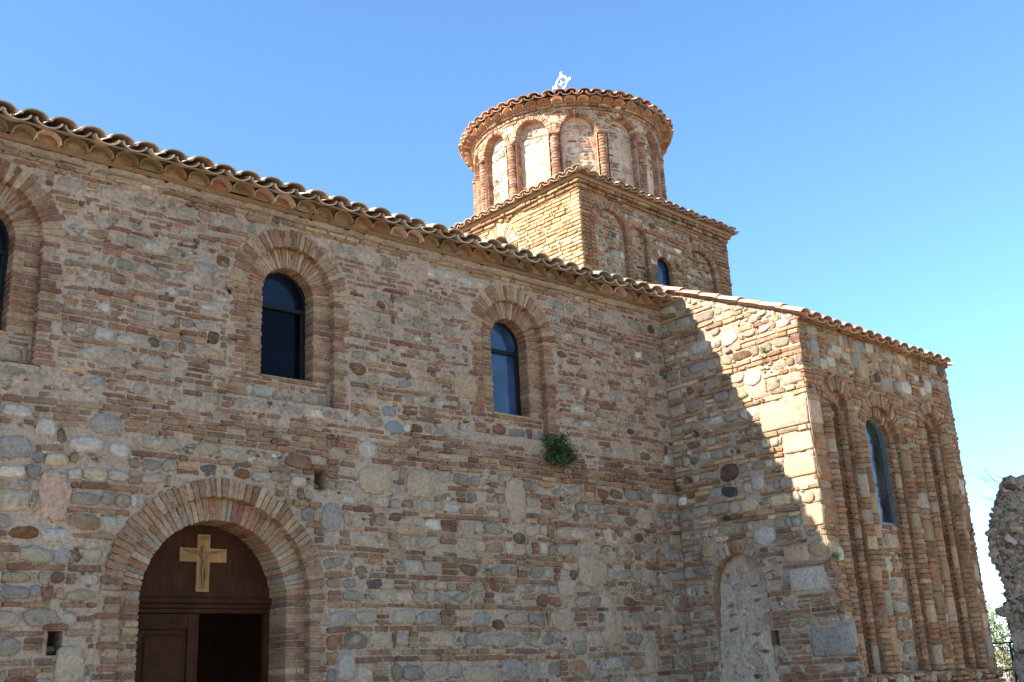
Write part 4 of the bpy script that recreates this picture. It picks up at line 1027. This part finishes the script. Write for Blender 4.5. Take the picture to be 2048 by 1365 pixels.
    for (du, dz) in ((1, 0), (-1, 0), (0, 1), (0, -1)):
        def seg(a, c, hw):
            lo = (du * a, dz * a); hi = (du * c, dz * c)
            fbox(b, Fx, min(lo[0], hi[0]) - (hw if dz else 0), max(lo[0], hi[0]) + (hw if dz else 0), cz + min(lo[1], hi[1]) - (hw if du else 0), cz + max(lo[1], hi[1]) + (hw if du else 0), -.010, .010, one, .002)
        if not (dz == -1): seg(.155, .245, .020)
        seg(.0 if du else .012, .075, .012)
        if dz != -1:
            seg(.175, .195, .040); seg(.225, .245, .034)
    b.build('roof_cross', M_WHITE, church)
drum()

# ------------------------------------------------------------------ unseen shell that keeps the inside dark
def shell():
    b = Bld(); c = lin((165, 135, 105))
    def pl(p, q, z0, z1): b.add(np.array([[p[0], p[1], z0], [q[0], q[1], z0], [q[0], q[1], z1], [p[0], p[1], z1]], float), [(0, 1, 2, 3)], c)
    yb = DN + 7.0
    x = NX0
    b.add(np.array([[x, DN, 0], [x, yb, 0], [x, yb, 6.75], [x, DN + 3.7, 8.1], [x, DN, 6.75]], float), [(0, 1, 2, 3, 4)], c)
    pl((x, yb), (11.6, yb), 0, 6.75)
    e0 = KC + EX * WC; e1 = e0 + EY * 9.0
    pl(e0, e1, 0, 5.0)
    e2 = e0 + EY * 3.6; b.add(np.array([[e0[0], e0[1], 5.0], [e1[0], e1[1], 5.0], [e2[0], e2[1], 7.5], [e0[0], e0[1], 5.95]], float), [(0, 1, 2, 3)], c)
    pl(e1, (11.6, e1[1]), 0, 5.1); pl((11.5, yb), (11.5, e1[1]), 0, 6.75)
    b.build('rear_wall', M_TOWER, church)
shell()

# ================================================================== crucifix on the door
def crucifix():
    W0 = -.42; cu, = (4.858,); t = thing('crucifix', 'pale wooden crucifix with a carved figure on the dark arched panel above the doors', 'crucifix', (cu, DN + .41, 2.9))
    b = Bld(); one = (1, 1, 1)
    s = 1.035; z0, z1 = 2.645, 3.195; zc = 2.995; hw = .066; hl = .243
    pts = [(cu - hw, z0), (cu + hw, z0), (cu + hw, zc - hw), (cu + hl, zc - hw), (cu + hl, zc + hw), (cu + hw, zc + hw), (cu + hw, z1), (cu - hw, z1), (cu - hw, zc + hw), (cu - hl, zc + hw), (cu - hl, zc - hw), (cu - hw, zc - hw)]
    plate(b, F_NAVE, pts, W0 + .030, one, thick=.032)
    b.build('cross', M_CROSS, t)
    # carved figure: one skinned surface in low relief
    J = {'pelvis': (0, 2.885, .016), 'chest': (.004, 2.985, .022), 'neck': (.004, 3.02, .012), 'head': (-.012, 3.055, .021), 'top': (-.014, 3.085, .013),
         'ls': (-.045, 3.012, .011), 'le': (-.12, 3.022, .009), 'lh': (-.195, 3.036, .006), 'lf': (-.218, 3.04, .004),
         'rs': (.052, 3.012, .011), 're': (.125, 3.022, .009), 'rh': (.20, 3.036, .006), 'rf': (.222, 3.04, .004),
         'lhip': (-.016, 2.87, .016), 'lk': (-.008, 2.795, .012), 'la': (-.004, 2.715, .008), 'lt': (-.004, 2.69, .007), 'rhip': (.020, 2.87, .016), 'rk': (.026, 2.79, .012), 'ra': (.008, 2.715, .008), 'rt': (.006, 2.69, .007)}
    E = [('pelvis', 'chest'), ('chest', 'neck'), ('neck', 'head'), ('head', 'top'), ('chest', 'ls'), ('ls', 'le'), ('le', 'lh'), ('lh', 'lf'), ('chest', 'rs'), ('rs', 're'), ('re', 'rh'), ('rh', 'rf'), ('pelvis', 'lhip'), ('lhip', 'lk'), ('lk', 'la'), ('la', 'lt'), ('pelvis', 'rhip'), ('rhip', 'rk'), ('rk', 'ra'), ('ra', 'rt')]
    ks = list(J); me = D.meshes.new('figure')
    me.from_pydata([(cu + J[k][0], DN - (W0 + .036), J[k][1]) for k in ks], [(ks.index(a), ks.index(c)) for a, c in E], [])
    o = D.objects.new('figure', me); COL.objects.link(o)
    m = o.modifiers.new('skin', 'SKIN')
    for i, k in enumerate(ks): me.skin_vertices[0].data[i].radius = (J[k][2] * 1.25, J[k][2] * 1.25)
    me.skin_vertices[0].data[0].use_root = True
    ms = o.modifiers.new('sub', 'SUBSURF'); ms.levels = 2; ms.render_levels = 2
    dg = bpy.context.evaluated_depsgraph_get(); dg.update()
    m2 = D.meshes.new_from_object(o.evaluated_get(dg)); m2.name = 'figure'
    D.objects.remove(o); m2.materials.clear(); m2.materials.append(M_FIG)
    for p in m2.polygons: p.use_smooth = True
    o = D.objects.new('figure', m2); COL.objects.link(o); o.parent = t; o.location = -Vector(t.location)
    # title board and foot rest
    b = Bld(); fbox(b, F_NAVE, cu - .045, cu + .045, 3.145, 3.175, W0 + .030, W0 + .036, one, .002)
    b.build('title_board', M_FIG, t)
    b = Bld(); fbox(b, F_NAVE, cu - .038, cu + .04, 2.672, 2.682, W0 + .030, W0 + .042, one, .002); b.build('foot_rest', M_FIG, t)
crucifix()

# ================================================================== plants
def leaves(b, P, n_dir, size, col, rng, asp=.45):
    """one small folded leaf per point"""
    n = len(P)
    d = n_dir / (np.linalg.norm(n_dir, axis=1)[:, None] + 1e-9)
    rnd = rng.normal(size=(n, 3)); s = np.cross(d, rnd); s /= np.linalg.norm(s, axis=1)[:, None] + 1e-9
    u = np.cross(s, d)
    L = size * rng.uniform(.6, 1.3, n)[:, None]
    V = np.stack([P, P + d * L * .5 + s * L * asp * .5 + u * L * .08, P + d * L, P + d * L * .5 - s * L * asp * .5 + u * L * .08], 1).reshape(-1, 3)
    c = np.repeat(col, 4, 0)
    k = np.arange(n) * 4
    b.add(V, np.stack([k, k + 1, k + 2, k + 3], 1).tolist(), c)
def tube(b, pts, rs, col, seg=7):
    pts = [np.array(p, float) for p in pts]; V = []
    for i, p in enumerate(pts):
        d = nvec(pts[min(i + 1, len(pts) - 1)] - pts[max(i - 1, 0)]); a = nvec(np.cross(d, [.3, .9, .2])); c = np.cross(d, a)
        t = np.linspace(0, 2 * np.pi, seg, endpoint=False)
        V.append(p + (np.cos(t)[:, None] * a + np.sin(t)[:, None] * c) * rs[i])
    V = np.concatenate(V); n = len(pts)
    Fc = [(a * seg + i, a * seg + (i + 1) % seg, (a + 1) * seg + (i + 1) % seg, (a + 1) * seg + i) for a in range(n - 1) for i in range(seg)]
    Fc.append(tuple(range((n - 1) * seg, n * seg))); b.add(V, Fc, col, True)
M_BARK = plain('bark', (.12, .09, .065), .95, nscale=18)

def shrub(F, u, z, r, n, size, name, label, cat, seed, cols, droop=-.2, group=None, up=.3):
    rng = np.random.default_rng(seed)
    p0 = F(np.array([[u, z, 0.0]]))[0]; nrm = F(np.array([[u, z, 1.0]]))[0] - p0
    t = thing(name, label, cat, tuple(p0), group)
    b = Bld(); st = Bld()
    for i in range(max(4, int(n / 90))):
        dirv = nvec(rng.normal(size=3) * .75 + nrm * .7 + EZ * up); L = r * rng.uniform(.5, 1.0)
        tip = p0 + dirv * L + EZ * droop * L * .3
        tube(st, [p0 - nrm * .02, p0 + dirv * L * .5, tip], [.006 * r / .2, .004 * r / .2, .002 * r / .2], lin((96, 84, 58)))
        m = int(n / max(4, int(n / 90)))
        f = rng.uniform(.2, 1, m) ** .7
        base = p0 + (tip - p0) * f[:, None] + rng.normal(0, r * .16, (m, 3))
        d = rng.normal(size=(m, 3)) + dirv * .8 + EZ * .2
        ci = rng.integers(len(cols), size=m); c = np.array(cols)[ci] * rng.uniform(.7, 1.3, (m, 1))
        leaves(b, base, d, size, c, rng)
    st.build('stem', M_BARK, t); b.build('foliage', M_LEAF, t)
G_DARK = [lin((58, 84, 44)), lin((48, 72, 40)), lin((74, 98, 52)), lin((64, 88, 46))]
G_LITE = [lin((104, 128, 52)), lin((88, 112, 48)), lin((120, 138, 62))]
shrub(F_NAVE, 9.29, 4.385, .245, 2300, .042, 'wall_shrub', 'dark green bushy shrub rooted in the wall below the right nave window', 'shrub', 3, G_DARK, droop=-.35, up=.15)
WG = 'weeds growing out of the masonry joints'
shrub(F_B, 1.64, 5.61, .09, 130, .035, 'wall_weed', 'small yellow green weed on the sunlit part of the side wall, highest of the weeds', 'weed', 4, G_LITE, group=WG)
shrub(F_B, .437, 4.76, .085, 130, .03, 'wall_weed', 'small weed in the shaded side wall near the inner corner, second highest of the weeds', 'weed', 5, G_DARK + G_LITE, group=WG)
shrub(F_B, .03, 4.07, .10, 150, .032, 'wall_weed', 'green weed sprouting right in the inner corner where the two walls meet', 'weed', 6, G_DARK + G_LITE, group=WG)
shrub(F_B, .776, 3.56, .085, 120, .03, 'wall_weed', 'small weed in a joint just above the blind arched niche', 'weed', 7, G_DARK + G_LITE, group=WG)
shrub(F_C, .10, 2.93, .10, 170, .03, 'wall_weed', 'green weed tuft on the outer corner below the jutting brick ledge', 'weed', 8, G_LITE + G_DARK[:2], group=WG)

# ================================================================== ruin, tree, railing, ground
VD = nvec([.905, .426, 0]); VR = np.array([VD[1], -VD[0], 0.0])
def at(d, s): return VD * d + VR * s
RUIN = [(4.2, 0), (4.2, 4.2), (3.4, 4.75), (2.4, 4.6), (1.5, 4.72), (.9, 4.62), (.46, 4.557), (.171, 4.551), (.095, 4.417), (-.004, 4.195), (-.121, 3.958), (-.228, 3.64), (-.238, 3.395), (-.203, 3.149), (-.133, 2.982), (-.121, 2.741), (-.132, 2.56), (-.295, 2.44), (-.290, 2.40), (-.17, 2.37), (-.148, 2.231), (-.158, 1.959), (-.124, 1.725), (-.186, 1.575), (-.159, 1.307), (-.25, .9), (-.3, 0)]
def inside_poly(P):
    P = np.array(P)
    def f(u, z):
        u = np.asarray(u, float); z = np.asarray(z, float); r = np.zeros(np.broadcast(u, z).shape, bool)
        for (x0, y0), (x1, y1) in zip(P, np.roll(P, -1, 0)):
            c = ((y0 > z) != (y1 > z)) & (u < (x1 - x0) * (z - y0) / (y1 - y0 + 1e-12) + x0); r ^= c
        return r
    return f
def ruin():
    rng = np.random.default_rng(91)
    P0 = at(20.0, 0); t = thing('ruined_wall', 'broken rubble wall fragment with ragged edge standing right of the church', 'ruined wall', tuple(P0))
    F = frame(P0, VR, -VD)
    Fb = frame(P0 + VD * .62, VR, -VD)
    # refine and roughen the outline
    o = []
    for (a, c) in zip(RUIN, RUIN[1:] + RUIN[:1]):
        n = max(1, int(math.dist(a, c) / .045))
        for i in range(n):
            f = i / n; o.append((a[0] + (c[0] - a[0]) * f, a[1] + (c[1] - a[1]) * f))
    o = np.array(o); o += rng.normal(0, .014, o.shape); ins = inside_poly(o)
    b = Bld(); n = len(o); mc = lin((176, 168, 160))
    inner = lambda u, z: ~ins(u, z)
    mortar_sheet(b, F, -.42, 4.25, 0, 4.85, inner, .0, .03, seed=141, st=.03, col=mc, rough=1.6)
    mortar_sheet(b, Fb, -.42, 4.25, 0, 4.85, inner, .0, .03, seed=143, st=.05, col=mc)
    ws = np.linspace(.01, -.62, 9); V = []
    for wv in ws:
        q = o + rng.normal(0, .012, o.shape) * (0 if wv in (ws[0], ws[-1]) else 1.5)
        V.append(np.column_stack([q, np.full(n, wv)]))
    b.add(F(np.concatenate(V)), [(a * n + i, a * n + (i + 1) % n, (a + 1) * n + (i + 1) % n, (a + 1) * n + i) for a in range(8) for i in range(n)], mc, False)
    # stones over the face and along the broken edge
    for i in range(6500):
        u, z = rng.uniform(-.3, 2.2), rng.uniform(1.0, 4.7)
        if not ins(np.array([u]), np.array([z]))[0]: continue
        s = rng.uniform(.018, .05) if rng.random() < .88 else rng.uniform(.06, .14)
        unit(b, F, blob_poly(u, z, s * rng.uniform(1, 1.9), s, rng, 8, rot=.5), -.05, rng.normal(.010, .014), .01, stone_col(rng, .14, .06) * 1.1, rng, bulge=.012, smooth=False)
    for i in range(700):
        k = rng.integers(n); s = rng.uniform(.02, .07); q = o[k]
        if q[0] > 2 or q[1] < .9: continue
        dpt = rng.uniform(-.6, 0)
        unit(b, F, blob_poly(q[0], q[1], s * 1.5, s, rng, 8, rot=.5), dpt - s, dpt, .01, stone_col(rng, .16, .04) * 1.1, rng, bulge=.012)
    b.build('rubble_body', M_WALL, t)
    # dry stalks on the top edge
    g = Bld(); col = []
    for i in range(16):
        p = F(np.array([[rng.uniform(-.1, .25), 4.1 + rng.uniform(0, .45), -.1]]))[0]
        d = nvec(VR * rng.normal(-.9, .4) + EZ * rng.uniform(.3, 1.0) + VD * rng.normal(0, .2)); L = rng.uniform(.12, .42)
        tube(g, [p, p + d * L * .5, p + d * L + EZ * .03], [.004, .003, .002], lin((120, 112, 78)), 5)
    g.build('dry_stalks', M_BARK, t)
ruin()

def tree(base, h, r, seed, name, label, cols, nleaf, size, squash=.8, group=None, cz=None):
    rng = np.random.default_rng(seed); base = np.array(base, float)
    t = thing(name, label, 'tree', tuple(base), group)
    tb = Bld(); bark = lin((112, 98, 80)); cz = cz or h - r * squash
    fork = base + EZ * (cz * .55) + np.array([rng.normal(0, .1), rng.normal(0, .1), 0])
    tube(tb, [base - EZ * .1, base + EZ * cz * .25 + [.04, .03, 0], fork], [.15 * h / 4, .11 * h / 4, .09 * h / 4], bark)
    lb = Bld(); ctr = base + EZ * cz; tips = []
    for i in range(26):
        d = nvec(rng.normal(size=3) * [1, 1, .8] + [0, 0, .25]); e = ctr + d * r * rng.uniform(.55, 1.05) * np.array([1, 1, squash])
        m = fork + (e - fork) * .5 + rng.normal(0, .12 * r, 3)
        tube(tb, [fork, m, e], [.045 * h / 4, .025 * h / 4, .008 * h / 4], bark, 6); tips += [e, (m + e) / 2, m * .3 + e * .7 + rng.normal(0, .15 * r, 3)]
    tb.build('trunk', M_BARK, t)
    for e in tips:
        m = int(nleaf / len(tips)); q = e + rng.normal(0, .17 * r, (m, 3)) * [1, 1, .8]
        d = rng.normal(size=(m, 3)) + nvec(e - fork) * .6
        c = np.array(cols)[rng.integers(len(cols), size=m)] * rng.uniform(.65, 1.35, (m, 1)) * rng.uniform(.8, 1.2)
        leaves(lb, q, d, size, c, rng, .38)
    lb.build('crown', M_LEAF, t)
OLIVE = [lin((142, 150, 104)), lin((122, 134, 84)), lin((156, 162, 118)), lin((108, 124, 70))]
tree((*at(34.0, -.45)[:2], .5), 3.0, 1.35, 15, 'olive_tree', 'pale green olive tree behind the iron railing right of the church', OLIVE, 5200, .11, .95)
tree((*at(43.0, 2.2)[:2], .3), 3.4, 1.9, 16, 'olive_tree', 'larger olive tree farther back, mostly hidden by the ruined wall', OLIVE, 4200, .13, .8)

def railing():
    P0 = at(23.0, 0) + EZ * .94; t = thing('iron_railing', 'thin black iron railing between the church corner and the ruined wall', 'railing', tuple(P0))
    b0 = lambda s, z0, d=0: P0 + VR * s + VD * d + EZ * z0
    one = (1, 1, 1)
    for s in (-1.2, -.235, .75):
        b = Bld(); tube(b, [b0(s, -.05), b0(s, .5), b0(s, 1.05)], [.022] * 3, one, 8); b.build('post', M_IRON, t)
    for z in (1.03, .55, .15):
        b = Bld(); tube(b, [b0(-1.2, z), b0(-.2, z), b0(.75, z - .04)], [.014] * 3, one, 6); b.build('rail', M_IRON, t)
    for i in range(13):
        b = Bld(); s = -1.2 + .15 * (i + .5); tube(b, [b0(s, .15), b0(s, .6), b0(s, 1.03)], [.006] * 3, one, 5); b.build('bar', M_IRON, t)
railing()

def ground():
    b = Bld(); n = 70
    xs = np.concatenate([-np.geomspace(900, 30, 14), np.linspace(-25, 45, 60), np.geomspace(50, 900, 14)])
    ys = np.concatenate([-np.geomspace(900, 30, 14), np.linspace(-25, 45, 60), np.geomspace(50, 900, 14)])
    Xg, Yg = np.meshgrid(xs, ys, indexing='ij')
    near = np.exp(-((Xg / 40) ** 2 + (Yg / 40) ** 2))
    Zg = .03 * fbm(Xg * .4, Yg * .4, 7) * near
    # the ground climbs gently to a terrace on the right, beyond the church
    s = (Xg * VR[0] + Yg * VR[1]); d = (Xg * VD[0] + Yg * VD[1])
    Zg = Zg + .94 * sstep((d - 19.5) / 3) * sstep((s + 4) / 3) * sstep((60 - d) / 20) - .03
    nz = len(ys); V = np.stack([Xg, Yg, Zg], -1).reshape(-1, 3)
    I, J = np.meshgrid(np.arange(len(xs) - 1), np.arange(nz - 1), indexing='ij'); I, J = I.ravel(), J.ravel()
    b.add(V, np.stack([I * nz + J, (I + 1) * nz + J, (I + 1) * nz + J + 1, I * nz + J + 1], 1).tolist(), (.4, .34, .26), True)
    o = b.build('ground', M_GROUND); o['kind'] = 'structure'
ground()
